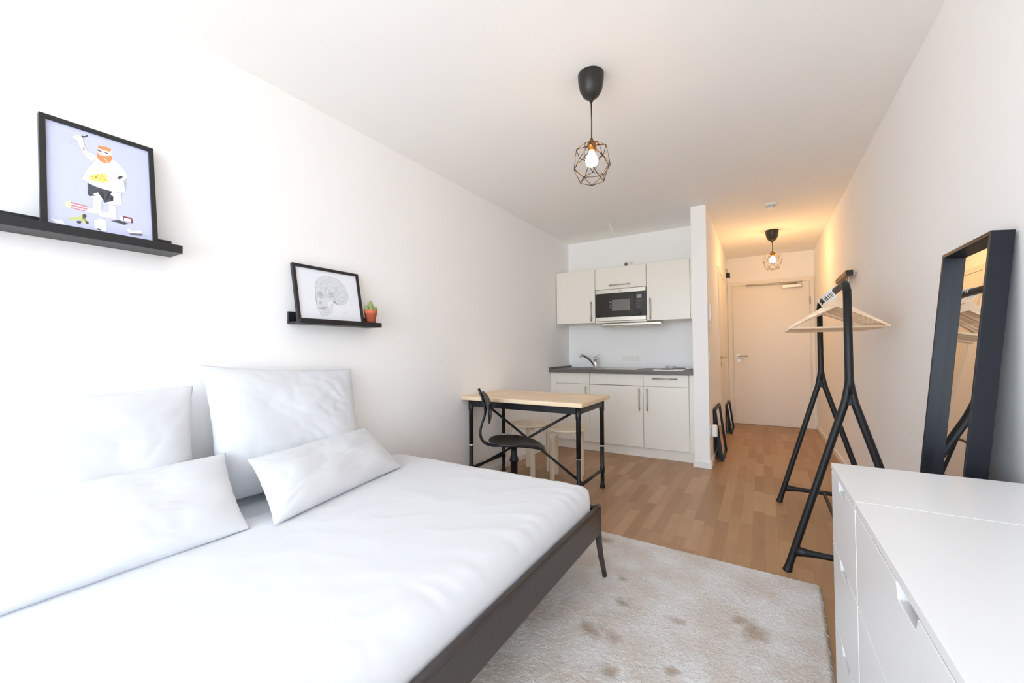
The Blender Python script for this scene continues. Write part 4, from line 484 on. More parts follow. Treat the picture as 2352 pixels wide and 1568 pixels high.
for k in range(14): box_at(b, -2.08, RX-.02, BY_A+.06+k*.143, BY_A+.13+k*.143, .285, .300)
b.build('slats', 'birch', bed)

def cloth_slab(name, x0, x1, y0, y1, z0, z1, rad, m, amp, seed, nx=90, ny=120, drape=0.0, shell=0.0):
    """soft rounded slab with gentle creases"""
    bm = bmesh.new()
    cx, cy = (x0+x1)/2, (y0+y1)/2; hx, hy = (x1-x0)/2, (y1-y0)/2
    sv = Vector((seed*3.1, seed*1.7, seed))
    def height(x, y):
        dx = hx-abs(x-cx) if (x > cx or not shell) else (hx-abs(x-cx))+rad*.62; dy = hy-abs(y-cy)
        fx = 1-max(0, 1-dx/rad)**2; fy = 1-max(0, 1-dy/rad)**2
        f = math.sqrt(max(0, fx))*math.sqrt(max(0, fy))
        p = Vector((x, y, 0))
        n1 = noise.noise(p*2.3+sv)*1.2 + noise.noise(Vector((x*1.2+y*.8, y*3.5-x*2.0, 0))*2.2+sv)*.8
        cr = (1-abs(noise.noise(Vector((x*2.0-y*3.0, x*2.6+y*1.0, 1))*1.9+sv)))**9
        ed = max(0, 1-min(dx, dy)/.16)
        pk = noise.noise(Vector((x*5, y*26, 0))+sv)*ed*.006 if dx < dy else noise.noise(Vector((x*26, y*5, 0))+sv)*ed*.006
        return z0+(z1-z0)*f + (n1*amp+cr*amp*.7)*f + pk*f
    g = []
    for i in range(nx+1):
        u = -math.cos(PI*i/nx); u = .35*u+.65*(2*i/nx-1)
        r_ = []
        for j in range(ny+1):
            v = -math.cos(PI*j/ny); v = .35*v+.65*(2*j/ny-1)
            x, y = cx+u*hx, cy+v*hy
            # round the plan corners
            k = max(0, abs(u)+abs(v)-1.9)/.1
            if shell and u < 0:
                w_ = max(0, min(1, (y-1.20)/.35)); x += -.29*w_*w_*(3-2*w_)*(-u)**3
            x -= math.copysign(k*.035, u); y -= math.copysign(k*.035, v)
            r_.append(bm.verts.new((x, y, height(cx+u*hx, cy+v*hy))))
        g.append(r_)
    for i in range(nx):
        for j in range(ny):
            f = bm.faces.new((g[i][j], g[i+1][j], g[i+1][j+1], g[i][j+1])); f.smooth = True
    if shell:
        lo = [[bm.verts.new(v.co-Vector((0, 0, shell))) for v in r_] for r_ in g]
        for i in range(nx):
            for j in range(ny):
                f = bm.faces.new((lo[i][j+1], lo[i+1][j+1], lo[i+1][j], lo[i][j])); f.smooth = True
        lim = [(i, 0) for i in range(nx+1)]+[(nx, j) for j in range(1, ny+1)]+[(i, ny) for i in range(nx-1, -1, -1)]+[(0, j) for j in range(ny-1, 0, -1)]
        for (a, b_), (c, d) in zip(lim, lim[1:]+lim[:1]): bm.faces.new((g[c][d], g[a][b_], lo[a][b_], lo[c][d]))
        me = bpy.data.meshes.new(name); bmesh.ops.recalc_face_normals(bm, faces=bm.faces[:]); bm.to_mesh(me); bm.free(); me.materials.append(M[m])
        o = bpy.data.objects.new(name, me); C.objects.link(o); return o
    # flat underside
    edge = [g[i][0] for i in range(nx+1)]+[g[nx][j] for j in range(1, ny+1)]+[g[i][ny] for i in range(nx-1, -1, -1)]+[g[0][j] for j in range(ny-1, 0, -1)]
    low = [bm.verts.new((v.co.x, v.co.y, z0-drape)) for v in edge]
    n = len(edge)
    for i in range(n):
        f = bm.faces.new((edge[(i+1) % n], edge[i], low[i], low[(i+1) % n])); f.smooth = True
    bm.faces.new(low)
    bmesh.ops.recalc_face_normals(bm, faces=bm.faces[:])
    me = bpy.data.meshes.new(name); bm.to_mesh(me); bm.free(); me.materials.append(M[m])
    o = bpy.data.objects.new(name, me); C.objects.link(o); return o
tag(cloth_slab('mattress', -2.112, -.745, -.045, 1.925, .33, .438, .05, 'sheet', .002, 2, drape=.028), 'white sheeted mattress showing in the gap between the front pillows', 'mattress')
tag(cloth_slab('duvet', -1.775, -.706, -.078, 1.962, .372, .459, .085, 'linen', .0024, 5, nx=110, ny=150, shell=.016), 'smooth white duvet spread flat over the dark framed bed', 'duvet')

def pillow(name, label, base, wdir, updir, W, Hh, Th, seed, sag=0.0, taper=0.0):
    """cushion in the frame base (middle of its bottom edge), wdir (width), updir (height)"""
    wd = Vector(wdir).normalized(); ud = Vector(updir).normalized(); nd = wd.cross(ud).normalized()
    if nd.x < 0: nd = -nd
    n = 64; bm = bmesh.new(); sv = Vector((seed*5.3, seed*2.1, seed*.7))
    def pt(u, v, side):
        eu, ev = 1-abs(u), 1-abs(v)
        # outline pulled in between the corners, wavy seam
        pin = .045*(1-abs(v)**2.2)*abs(u)**6; pv = .045*(1-abs(u)**2.2)*abs(v)**6
        wv = noise.noise(Vector((u*7, v*7, 3))+sv)*.008
        x = (u*(1-pin)*(1-taper*(v+1)/2)+wv*abs(u)**8)*W/2; y = (v*(1-pv)+wv*abs(v)**8)*Hh/2
        f = (max(0, 1-abs(u)**2.6)*max(0, 1-abs(v)**2.6))**.55
        t_ = Th/2*f*(1-.22*v)        # the filling settles towards the bottom
        p = Vector((u*1.6, v*1.6, side*.5))
        # creases running in from the corners and the seams
        ang = math.atan2(v, u); rr = math.hypot(u, v)
        cr = (1-abs(noise.noise(Vector((ang*3.2, rr*.9, side*2.0))+sv)))**7
        cr2 = (1-abs(noise.noise(Vector((u*2.1+v*1.3, v*2.6-u*.7, side*4.0))*1.6+sv)))**10
        wr = -cr*.005*min(1, rr*1.4)*(f**.4)*max(0, rr-.35) - cr2*.0035*f + noise.noise(p*1.5+sv)*.012*f + noise.noise(p*7+sv)*.0006*f
        dg = u*.8-v*.6; wr += math.sin((u*.6+v*.8)*26+noise.noise(p*3+sv)*5)*(.0042 if seed == 1 else .0010)*f*max(0, min(1, (u+.2)*1.5))*max(0, noise.noise(Vector((dg*3, seed, 0)))+.45)
        return Vector(base)+wd*x+ud*(y+Hh/2)+nd*(side*(t_)+wr*(1 if side > 0 else .3)+Th*.0)+nd*(-sag*(1-abs(u)**2)*(v+1)*.5)
    G = {}
    for side in (1, -1):
        for i in range(n+1):
            for j in range(n+1):
                border = i in (0, n) or j in (0, n)
                if side == -1 and border: G[side, i, j] = G[1, i, j]; continue
                u = -math.cos(PI*i/n)*.45+.55*(2*i/n-1); v = -math.cos(PI*j/n)*.45+.55*(2*j/n-1)
                G[side, i, j] = bm.verts.new(pt(u, v, side))
    for side in (1, -1):
        for i in range(n):
            for j in range(n):
                q = [G[side, i, j], G[side, i+1, j], G[side, i+1, j+1], G[side, i, j+1]]
                f = bm.faces.new(q if side == 1 else q[::-1]); f.smooth = True
    bmesh.ops.recalc_face_normals(bm, faces=bm.faces[:])
    me = bpy.data.meshes.new(name); bm.to_mesh(me); bm.free(); me.materials.append(M['linen'])
    o = bpy.data.objects.new(name, me); C.objects.link(o); return tag(o, label, 'pillow', 'white pillows along the wall')
pillow('pillow', 'large square white pillow leaning on wall behind the right-hand small pillow', (-1.975, 1.215, .450), (0, .74, -.047), (-.085, -.03, .58), .76, .60, .15, 1)
pillow('pillow', 'large white pillow against wall, half cut off by the left edge', (-1.965, .375, .445), (.0, 1, -.01), (-.09, .0, .55), .80, .545, .16, 2)
pillow('pillow', 'small oblong white pillow on the right, propped against the big square one', (-1.665, 1.262, .468), (-.175, .796, .0), (-.247, -.01, .205), .83, .325, .115, 3, taper=.10)
pillow('pillow', 'small oblong white pillow nearest the camera, lying along the left part of bed', (-1.635, .395, .466), (-.01, 1, .0), (-.79, .135, .58), .82, .390, .12, 4)

# ------------------------------------------------------------------ rug
def make_rug():
    W, Ln = 1.62, 2.35; ang = math.radians(-2.3)
    ex = Vector((math.cos(ang), math.sin(ang), 0)); ey = Vector((-math.sin(ang), math.cos(ang), 0))
    corner = Vector((.216, 2.405, 0)); cen = corner-ex*W/2-ey*Ln/2
    root = thing('rug', 'shaggy cream and beige rug with brownish blotches beside the bed', 'rug', cen, ang)
    nx, ny = 120, 170; bm = bmesh.new(); g = []
    for i in range(nx+1):
        r_ = []
        for j in range(ny+1):
            x = -W/2+W*i/nx; y = -Ln/2+Ln*j/ny
            ed = min(1, min(W/2-abs(x), Ln/2-abs(y))/.02)
            r_.append(bm.verts.new((x, y, .002+.007*ed+.0015*noise.noise(Vector((x*30, y*30, 0))))))
        g.append(r_)
    for i in range(nx):
        for j in range(ny):
            f = bm.faces.new((g[i][j], g[i+1][j], g[i+1][j+1], g[i][j+1])); f.smooth = True
    me = bpy.data.meshes.new('rug_backing'); bm.to_mesh(me); bm.free(); me.materials.append(M['rug'])
    o = bpy.data.objects.new('rug_backing', me); C.objects.link(o); o.parent = root
    # pile: dense uneven tufts as one fine relief
    rng = np.random.default_rng(3)
    st = .0036; nx, ny = int(W/st), int(Ln/st)
    gx, gy = np.meshgrid(np.linspace(-W/2, W/2, nx+1), np.linspace(-Ln/2, Ln/2, ny+1), indexing='ij')
    ed = np.minimum(W/2-np.abs(gx), Ln/2-np.abs(gy)); edge = np.clip(ed/.012, 0, 1)
    low = rng.random((nx//4+3, ny//4+3)); ii = np.arange(nx+1)//4; jj = np.arange(ny+1)//4
    fi = (np.arange(nx+1) % 4)/4.0; fj = (np.arange(ny+1) % 4)/4.0
    sm = ((1-fi)[:, None]*((1-fj)*low[ii][:, jj]+fj*low[ii][:, jj+1])+fi[:, None]*((1-fj)*low[ii+1][:, jj]+fj*low[ii+1][:, jj+1]))
    z = .0105+.0022*sm+.0036*rng.random(gx.shape)
    z = .001+(z-.001)*edge**.5
    out = 1-edge
    x = gx+rng.normal(0, .0007, gx.shape)+out*rng.normal(0, .003, gx.shape); y = gy+rng.normal(0, .0007, gx.shape)+out*rng.normal(0, .003, gx.shape)
    V = np.stack([x, y, z], -1).reshape(-1, 3).astype(np.float32)
    idx = np.arange((nx+1)*(ny+1)).reshape(nx+1, ny+1)
    Q = np.stack([idx[:-1, :-1], idx[1:, :-1], idx[1:, 1:], idx[:-1, 1:]], -1).reshape(-1, 4).astype(np.int32)
    me = bpy.data.meshes.new('rug_pile')
    me.vertices.add(len(V)); me.vertices.foreach_set('co', V.reshape(-1))
    me.loops.add(Q.size); me.loops.foreach_set('vertex_index', Q.reshape(-1))
    me.polygons.add(len(Q)); me.polygons.foreach_set('loop_start', np.arange(0, Q.size, 4, dtype=np.int32))
    me.update(calc_edges=True)
    me.shade_smooth()
    me.materials.append(M['rug'])
    p = bpy.data.objects.new('rug_pile', me); C.objects.link(p); p.parent = root; p['kind'] = 'stuff'
make_rug()

# ------------------------------------------------------------------ desk
DX0, DX1, DY0, DY1, DZ = -2.116, -1.068, 2.672, 3.285, .748
desk = thing('desk', 'pine topped desk with black tubular metal underframe and crossed braces', 'desk', ((DX0+DX1)/2, (DY0+DY1)/2, 0))
dc = desk.location.copy()
def D(b=None): return MB(Matrix.Translation((-dc.x, -dc.y, 0)))
D().box(DX0, DX1, DY0, DY1, DZ-.031, DZ, .004).build('tabletop', 'pine', desk)
LX0, LX1, LY0, LY1 = -2.078, -1.124, 2.745, 3.245
b = D(); z0, z1 = .660, DZ-.0315
b.box(LX0, LX1, LY0-.012, LY0+.008, z0, z1, .002).box(LX0, LX1, LY1-.008, LY1+.012, z0, z1, .002)
b.box(LX0-.012, LX0+.008, LY0, LY1, z0, z1, .002).box(LX1-.008, LX1+.012, LY0, LY1, z0, z1, .002)
b.build('apron_frame', 'black_metal', desk)
for x in (LX0, LX1):
    for y in (LY0, LY1):
        b = D(); b.tube([(x, y, .0), (x, y, .004), (x, y, .028), (x, y, .036), (x, y, .12), (x, y, .125), (x, y, .17), (x, y, .175), (x, y, .335)],
                        [.021, .021, .018, .0155, .0155, .0195, .0195, .0165, .0165])
        b.tube([(x, y, .345), (x, y, .62), (x, y, .63), (x, y, .712)], [.0175, .0175, .0205, .0205])
        lg = b.build('leg', 'black_metal', desk)
        if (x, y) != (LX1, LY0): D().cyl((x, y, .335), (x, y, .345), .0180).build('adjusting_ring', 'hook_white', lg)
for x in (LX0, LX1):
    D().tube([(x, LY0, .148), (x, LY1, .148)], .0115).build('side_stretcher', 'black_metal', desk)
YB = 2.835
D().tube([(LX0+.10, YB, .665), (LX1, YB, .140)], .0095).build('diagonal_brace', 'black_metal', desk)
D().tube([(LX1-.07, YB+.02, .665), (LX0, YB+.02, .140)], .0095).build('diagonal_brace', 'black_metal', desk)

# ------------------------------------------------------------------ swivel chair
ch = thing('swivel_chair', 'black swivel chair with round backrest drawn up to pine desk', 'chair', (-1.575, 2.60, 0), math.atan2(.51, .86))
def seat():
    bm = bmesh.new(); n = 40; rings = []
    def rad(a):
        # blunt rounded triangle: wide at the back, saddle nose at the front
        return .190+.018*math.cos(2*a)+.012*math.cos(3*(a))
    for k, (f, dz) in enumerate(((0, 0), (.3, .0), (.6, .002), (.85, .006), (.97, .006), (1.0, .0), (1.0, -.008), (.96, -.014), (.6, -.016), (0, -.018))):
        ring = []
        for j in range(n):
            a = 2*PI*j/n; r = rad(a)*f
            x, y = r*math.cos(a)+.01, r*math.sin(a)*1.02
            sad = .012*(y/.19)**2 - .034*(max(0, x)/.2)**2 + .018*(max(0, -x)/.19)**2
            ring.append((x, y, .448+dz+sad))
        rings.append(ring)
    vs = []
    for ring in rings:
        if ring is rings[0] or ring is rings[-1]: vs.append([bm.verts.new(ring[0])])
        else: vs.append([bm.verts.new(p) for p in ring])
    for A, B in zip(vs, vs[1:]):
        for j in range(n):
            j2 = (j+1) % n
            if len(A) == 1: f = bm.faces.new((A[0], B[j], B[j2]))
            elif len(B) == 1: f = bm.faces.new((A[j2], A[j], B[0]))
            else: f = bm.faces.new((A[j], B[j], B[j2], A[j2]))
            f.smooth = True
    bmesh.ops.recalc_face_normals(bm, faces=bm.faces[:])
    b = MB(); b.bm = bm; return b
seat().build('seat', 'black_wood', ch)
def smooth_path(P, n=8):
    P = [Vector(p) for p in P]; out = []
    Q = [P[0]*2-P[1]]+P+[P[-1]*2-P[-2]]
    for i in range(1, len(Q)-2):
        for k in range(n):
            t = k/n; a, b_, c, d = Q[i-1], Q[i], Q[i+1], Q[i+2]
            out.append(.5*((2*b_)+(-a+c)*t+(2*a-5*b_+4*c-d)*t*t+(-a+3*b_-3*c+d)*t**3))
    out.append(P[-1]); return out
path = smooth_path([(.02, 0, .424), (-.10, 0, .420), (-.175, 0, .424), (-.228, 0, .452), (-.248, 0, .505), (-.238, 0, .57), (-.215, 0, .64), (-.212, 0, .695), (-.232, 0, .77), (-.258, 0, .84)])
b = MB(); b.tube([p+Vector((0, .012, 0)) for p in path], .0085); b.tube([p-Vector((0, .012, 0)) for p in path], .0085)
b.build('back_support', 'black_metal', ch)
def backrest():
    bm = bmesh.new(); nu, nv = 28, 20; G = {}
    for s_ in (0, 1):
        for i in range(nu+1):
            for j in range(nv+1):
                u, v = 2*i/nu-1, 2*j/nv-1
                # square to disc
                du = u*math.sqrt(1-v*v/2); dv = v*math.sqrt(1-u*u/2)
                y = du*.165; z = dv*.118
                x = -.180+.013*s_-.055*0+.40*y*y*1.0-.0+(-.05)*(z/.118)*.5-.012
                x -= .018*(z/.118)**2
                rim = max(abs(u), abs(v))
                if s_: x -= .004*rim**8
                G[s_, i, j] = bm.verts.new((x, y, .700+z))
    for s_ in (0, 1):
        for i in range(nu):
            for j in range(nv):
                f = bm.faces.new([G[s_, i, j], G[s_, i+1, j], G[s_, i+1, j+1], G[s_, i, j+1]]); f.smooth = True
    for i in range(nu):
        for j in (0, nv): bm.faces.new([G[0, i, j], G[0, i+1, j], G[1, i+1, j], G[1, i, j]])
    for j in range(nv):
        for i in (0, nu): bm.faces.new([G[0, i, j], G[0, i, j+1], G[1, i, j+1], G[1, i, j]])
    bmesh.ops.recalc_face_normals(bm, faces=bm.faces[:])
    b = MB(); b.bm = bm; return b
br = backrest().build('backrest', 'black_wood', ch)
MB().cyl((-.215, 0, .692), (-.182, 0, .692), .010).build('backrest_bolt', 'black_metal', br)
b = MB(); b.lathe([(.0, .430), (.055, .430), (.055, .418), (.026, .412), (.022, .385), (.022, .36), (.033, .315), (.033, .305), (.026, .303), (.026, .14), (.034, .12), (.040, .075), (.0, .070)])
b.tube([(0, .02, .36), (.0, .06, .345), (0, .085, .34)], .005)
b.build('column', 'black_metal', ch)
for k in range(5):
    a = 2*PI*k/5+.35
    p = lambda r, z: (r*math.cos(a), r*math.sin(a), z)
    b = MB(); b.tube([p(.02, .118), p(.10, .100), p(.20, .062), p(.285, .028)], [.016, .015, .013, .012]); b.lathe([(.0, 0), (.018, 0), (.018, .02), (.012, .034), (0, .036)], p(.285, 0))
    b.build('leg', 'black_metal', ch)

# ------------------------------------------------------------------ stools
def make_stool(label, x, y, a0):
    s_ = thing('stool', label, 'stool', (x, y, 0), math.radians(a0), 'birch stools under the desk')
    MB().lathe([(0, .430), (.170, .430), (.175, .434), (.175, .446), (.171, .450), (0, .450)], n=48).build('seat', 'birch_seat', s_)
    for k in range(4):
        a = PI/2*k; c, s2 = math.cos(a), math.sin(a)
        pr = [(.163, 0), (.163, .36)]+[(.163-.045*(1-math.cos(t)), .36+.050*math.sin(t)) for t in [PI/2*q/6 for q in range(1, 7)]]+[(.05, .419)]
        MB().sweep_rect([(r*c, r*s2, z+.0) for r, z in pr], (-s2, c, 0), .042, .021).build('leg', 'birch', s_)
    return s_
make_stool('round birch stool further left, half hidden by the desk braces', -1.85, 3.345, -54)
st2 = make_stool('round birch stool to the right, nearer the kitchen cabinets doors', -1.465, 3.315, -118)
# ------------------------------------------------------------------ kitchen
def bar_handle(parent, a, b_, out, name='handle'):
    a, b_, out = Vector(a), Vector(b_), Vector(out)
    d = (b_-a).normalized(); m = MB().tube([a+out*.03, b_+out*.03], .0062)
    for q in (a+d*.018, b_-d*.018): m.cyl(q, q+out*.03, .0045)
    return m.build(name, 'steel', parent)
UF, UB, UZ0, UZ1 = 4.518, YK, 1.432, 2.050
def kcab(name, label, x0, x1, y0, y1, z0, z1, body_top=None, cat='cabinet'):
    t = thing(name, label, cat, ((x0+x1)/2, (y0+y1)/2, z0))
    return t, t.location.copy()
def at(t): return MB(Matrix.Translation(-t.location))
def dl(t, p): return Vector(p)-t.location
OUT = Vector((0, -1, 0))
# wall cabinets
t, _ = kcab('wall_cabinet', 'tall white wall cabinet left of the microwave with vertical handle', -2.116, -1.628, UF, UB, UZ0, UZ1)
at(t).box(-2.114, -1.629, UF+.020, UB, UZ0, UZ1, .001).build('body', 'carcass', t)
d = at(t).box(-2.113, -1.630, UF, UF+.019, UZ0+.002, UZ1, .0015).build('door', 'kitchen', t)
bar_handle(d, dl(t, (-1.668, UF, 1.452)), dl(t, (-1.668, UF, 1.676)), OUT)
t, _ = kcab('wall_cabinet', 'white wall cabinet around the microwave with lift-up flap above', -1.627, -1.050, UF, UB, UZ0, UZ1)
at(t).box(-1.627, -1.050, UF+.020, UB, 1.803, UZ1, .001).box(-1.627, -1.050, UF+.004, UB, UZ0-.006, 1.443, .001).box(-1.627, -1.622, UF+.02, UB, 1.443, 1.803).box(-1.055, -1.050, UF+.02, UB, 1.443, 1.803).build('body', 'carcass', t)
d = at(t).box(-1.625, -1.052, UF, UF+.019, 1.808, UZ1, .0015).build('flap', 'kitchen', t)
bar_handle(d, dl(t, (-1.456, UF, 1.846)), dl(t, (-1.219, UF, 1.846)), OUT)
t, _ = kcab('wall_cabinet', 'tall white wall cabinet right of the microwave, next to partition wall', -1.048, -.566, UF, UB, UZ0, UZ1)
at(t).box(-1.048, -.566, UF+.020, UB, UZ0, UZ1, .001).build('body', 'carcass', t)
d = at(t).box(-1.047, -.617, UF, UF+.019, UZ0+.002, UZ1, .0015).build('door', 'kitchen', t)
at(t).box(-.612, -.566, UF+.008, UF+.020, UZ0+.002, UZ1-.004, .001).build('filler_strip', 'kitchen', t)
bar_handle(d, dl(t, (-1.007, UF, 1.444)), dl(t, (-1.007, UF, 1.674)), OUT)
# microwave
mw = thing('microwave', 'built-in microwave with black glass front and steel trims', 'microwave', (-1.337, 4.7, 1.444))
at(mw).box(-1.620, -1.057, UF+.012, 4.86, 1.446, 1.800).build('housing', 'black_plastic', mw)
at(mw).box(-1.621, -1.056, UF-.008, UF+.012, 1.757, 1.801, .002).box(-1.621, -1.056, UF-.008, UF+.012, 1.445, 1.490, .002).build('trim_strips', 'steel', mw)
dr = at(mw).box(-1.621, -1.173, UF-.010, UF+.012, 1.491, 1.756, .002).build('door', 'black_glass', mw)
at(mw).box(-1.428, -1.226, UF-.0115, UF-.0095, 1.557, 1.680).build('window', 'window_grey', dr)
at(mw).box(-1.530, -1.5285, UF-.0112, UF-.0095, 1.493, 1.754).build('door_line', 'gap', dr)
for z in (1.656, 1.623, 1.592): at(mw).sphere((-1.448, UF-.010, z), .0068, (1, .2, 1), 12, 8).build('door_symbol', 'display', dr)
cp = at(mw).box(-1.1715, -1.056, UF-.010, UF+.012, 1.491, 1.756, .002).build('control_panel', 'black_glass', mw)
at(mw).box(-1.151, -1.099, UF-.0115, UF-.0095, 1.684, 1.722).build('display', 'display', cp)
b = at(mw)
for r in range(4):
    for c_ in range(4): b.box(-1.155+c_*.016, -1.145+c_*.016, UF-.0112, UF-.0095, 1.575+r*.024, 1.585+r*.024)
b.build('keypad', 'plastic_grey', cp)
at(mw).cyl((-1.130, UF-.010, 1.520), (-1.130, UF-.026, 1.520), .019).build('knob', 'black_plastic', cp)
at(mw).box(-1.350, -1.322, UF-.0092, UF-.0078, 1.776, 1.783).build('emblem', 'plastic_grey', mw)
# light under the cabinets
b = MB()
b.tube(smooth_path([(-1.575, 4.56, 1.425), (-1.570, 4.56, 1.395), (-1.545, 4.56, 1.382), (-1.3, 4.56, 1.382), (-.93, 4.56, 1.382), (-.905, 4.56, 1.395), (-.900, 4.56, 1.425)], 4), .006)
b.box(-1.56, -.91, 4.565, 4.66, 1.392, 1.424, .006)
tag(b.build('under_cabinet_light', 'steel'), 'slim steel lamp bar hanging under the wall cabinets', 'lamp')
# base cabinets
BF = 4.352
def front(t, x0, x1, z0, z1, nm): return at(t).box(x0+.0015, x1-.0015, BF, BF+.019, z0+.0015, z1-.0015, .0015).build(nm, 'kitchen', t)
t, _ = kcab('base_cabinet', 'white base cabinet at left end by the wall, partly behind desk', -2.12, -1.646, BF, YK, .10, .865)
at(t).box(-2.118, -1.647, BF+.021, 4.905, .10, .865).build('body', 'carcass', t)
at(t).box(-2.122, -2.056, BF+.004, BF+.019, .10, .865, .001).build('filler_strip', 'kitchen', t)
front(t, -2.053, -1.646, .741, .865, 'drawer'); d = front(t, -2.053, -1.646, .103, .739, 'door')
bar_handle(d, dl(t, (-1.681, BF, .486)), dl(t, (-1.681, BF, .718)), OUT)
t, _ = kcab('base_cabinet', 'white sink base cabinet in the middle, door handle on its right edge', -1.645, -1.059, BF, YK, .10, .865)
at(t).box(-1.645, -1.060, BF+.021, 4.905, .10, .70).build('body', 'carcass', t)
front(t, -1.645, -1.059, .741, .865, 'drawer'); d = front(t, -1.645, -1.059, .103, .739, 'door')
bar_handle(d, dl(t, (-1.095, BF, .485)), dl(t, (-1.095, BF, .717)), OUT)
t, _ = kcab('base_cabinet', 'white base cabinet with handled top drawer beside the partition wall', -1.058, -.566, BF, YK, .10, .865)
at(t).box(-1.058, -.568, BF+.021, 4.905, .10, .865).build('body', 'carcass', t)
d = front(t, -1.058, -.618, .741, .865, 'drawer'); bar_handle(d, dl(t, (-.960, BF, .822)), dl(t, (-.718, BF, .822)), OUT)
d = front(t, -1.058, -.618, .103, .739, 'door'); bar_handle(d, dl(t, (-1.015, BF, .487)), dl(t, (-1.015, BF, .718)), OUT)
at(t).box(-.612, -.566, BF+.005, BF+.019, .10, .865, .001).build('filler_strip', 'kitchen', t)
b = MB().box(-2.110, -.564, 4.388, 4.404, 0, .099, .001)
tag(b.build('plinth', 'kitchen'), 'long white plinth board below the base cabinets', 'plinth')
# worktop with upstands, a cut-out for the sink
wt = thing('worktop', 'dark oak kitchen worktop running from left wall to partition', 'worktop', (-1.34, 4.6, .867))
SX0, SX1, SY0, SY1 = -1.62, -1.16, 4.44, 4.80
at(wt).box(-2.123, SX0, 4.302, YK, .867, .905).box(SX1, -.5635, 4.302, YK, .867, .905).box(SX0, SX1, 4.302, SY0, .867, .905).box(SX0, SX1, SY1, YK, .867, .905).build('board', 'worktop', wt)
at(wt).box(-2.123, -2.095, 4.304, YK, .905, .922, .002).build('upstand', 'worktop', wt)
at(wt).box(-.592, -.5635, 4.304, YK, .905, .922, .002).build('upstand', 'worktop', wt)
b = MB()
b.box(SX0-.02, SX1+.02, SY0-.02, SY0+.006, .905, .909, .001).box(SX0-.02, SX1+.02, SY1-.006, SY1+.04, .905, .909, .001)
b.box(SX0-.02, SX0+.006, SY0, SY1, .905, .909, .001).box(SX1-.006, SX1+.02, SY0, SY1, .905, .909, .001)
b.box(SX0+.001, SX0+.004, SY0+.001, SY1-.001, .76, .905).box(SX1-.004, SX1-.001, SY0+.001, SY1-.001, .76, .905)
b.box(SX0+.001, SX1-.001, SY0+.001, SY0+.004, .76, .905).box(SX0+.001, SX1-.001, SY1-.004, SY1-.001, .76, .905).box(SX0+.001, SX1-.001, SY0+.001, SY1-.001, .757, .761)
tag(b.build('sink', 'steel'), 'steel sink set flush in the dark worktop behind the faucet rim', 'sink')
fc = thing('faucet', 'chrome kitchen mixer tap with slanting spout on the worktop', 'faucet', (-1.715, 4.74, .905))
MB().lathe([(0, 0), (.026, 0), (.026, .006), (.021, .012), (.021, .105), (.023, .108), (.023, .125), (.0, .130)]).build('body', 'chrome', fc)
MB().tube(smooth_path([(-.004, -.008, .02), (-.020, -.020, .055), (-.052, -.055, .105), (-.095, -.10, .142), (-.125, -.13, .150), (-.135, -.14, .132)], 5), [.014]*26).build('spout', 'chrome', fc)
MB().tube([(0, 0, .122), (.020, .0, .142), (.050, .0, .166)], [.016, .011, .006], flat=(1.0, .7)).build('lever', 'chrome', fc)
hb = thing('hob', 'white two-ring electric hob set in right end of worktop', 'hob', (-.81, 4.60, .905))
at(hb).box(-.955, -.665, 4.345, 4.855, .905, .9135, .003).build('plate', 'hob', hb)
for x, y, r in ((-.85, 4.47, .075), (-.76, 4.70, .065)): MB().lathe([(0, 0), (r, 0), (r, .006), (r-.01, .009), (0, .009)], (x+.81, y-4.60, .0085)).build('hotplate', 'plastic_grey', hb)
for x in (-.900, -.835): MB().lathe([(0, 0), (.020, 0), (.018, .020), (0, .022)], (x+.81, .205-.0, .0085)).build('knob', 'chrome', hb)

def socket_plate(name, label, cat, c, n, normal, wdir, holes=True, m='plastic', size=.066):
    """row of n square inserts on a plate at c"""
    c, nn, wd = Vector(c), Vector(normal), Vector(wdir); t = thing(name, label, cat, c)
    hw = n*size/2
    def obox(a0, a1, h0, h1, d0, d1, b):
        pts = [wd*a+Vector((0, 0, h_))+nn*d for a in (a0, a1) for h_ in (h0, h1) for d in (d0, d1)]
        xs, ys, zs = zip(*pts); b.box(min(xs), max(xs), min(ys), max(ys), min(zs), max(zs), .0015); return b
    obox(-hw, hw, -size/2, size/2, 0, .009, MB()).build('plate', m, t)
    for k in range(n):
        a = -hw+size*(k+.5)
        if holes:
            o = MB().cyl(wd*a+nn*.009, wd*a+nn*.0105, .021).build('socket_insert', 'plastic_grey' if holes == 'dark' and k == 0 else 'plastic', t)
            MB().cyl(wd*(a-.008)+nn*.0105, wd*(a-.008)+nn*.011, .0035).cyl(wd*(a+.008)+nn*.0105, wd*(a+.008)+nn*.011, .0035).build('pin_hole', 'black_plastic', o)
        else:
            obox(a-.026, a+.026, -.026, .026, .009, .012, MB()).build('rocker', m, t)
    return t
socket_plate('power_socket', 'triple white socket strip on kitchen wall above worktop', 'socket', (-1.342, YK, 1.022), 3, (0, -1, 0), (1, 0, 0))
socket_plate('power_socket', 'double wall outlet with one dark round insert above the wall cabinets', 'socket', (-1.345, YK, 2.150), 2, (0, -1, 0), (1, 0, 0), 'dark', size=.058)
# bare cable on the kitchen ceiling
b = MB().tube(smooth_path([(-1.37, 4.30, H), (-1.368, 4.305, H-.035), (-1.352, 4.31, H-.075), (-1.338, 4.315, H-.115), (-1.322, 4.32, H-.150)], 4), .0035)
b.tube(smooth_path([(-1.37, 4.30, H-.03), (-1.375, 4.30, H-.055), (-1.362, 4.312, H-.095)], 4), .0028)
tag(b.build('ceiling_cable', 'plastic'), 'short bare white cable end hanging from the kitchen ceiling', 'cable')

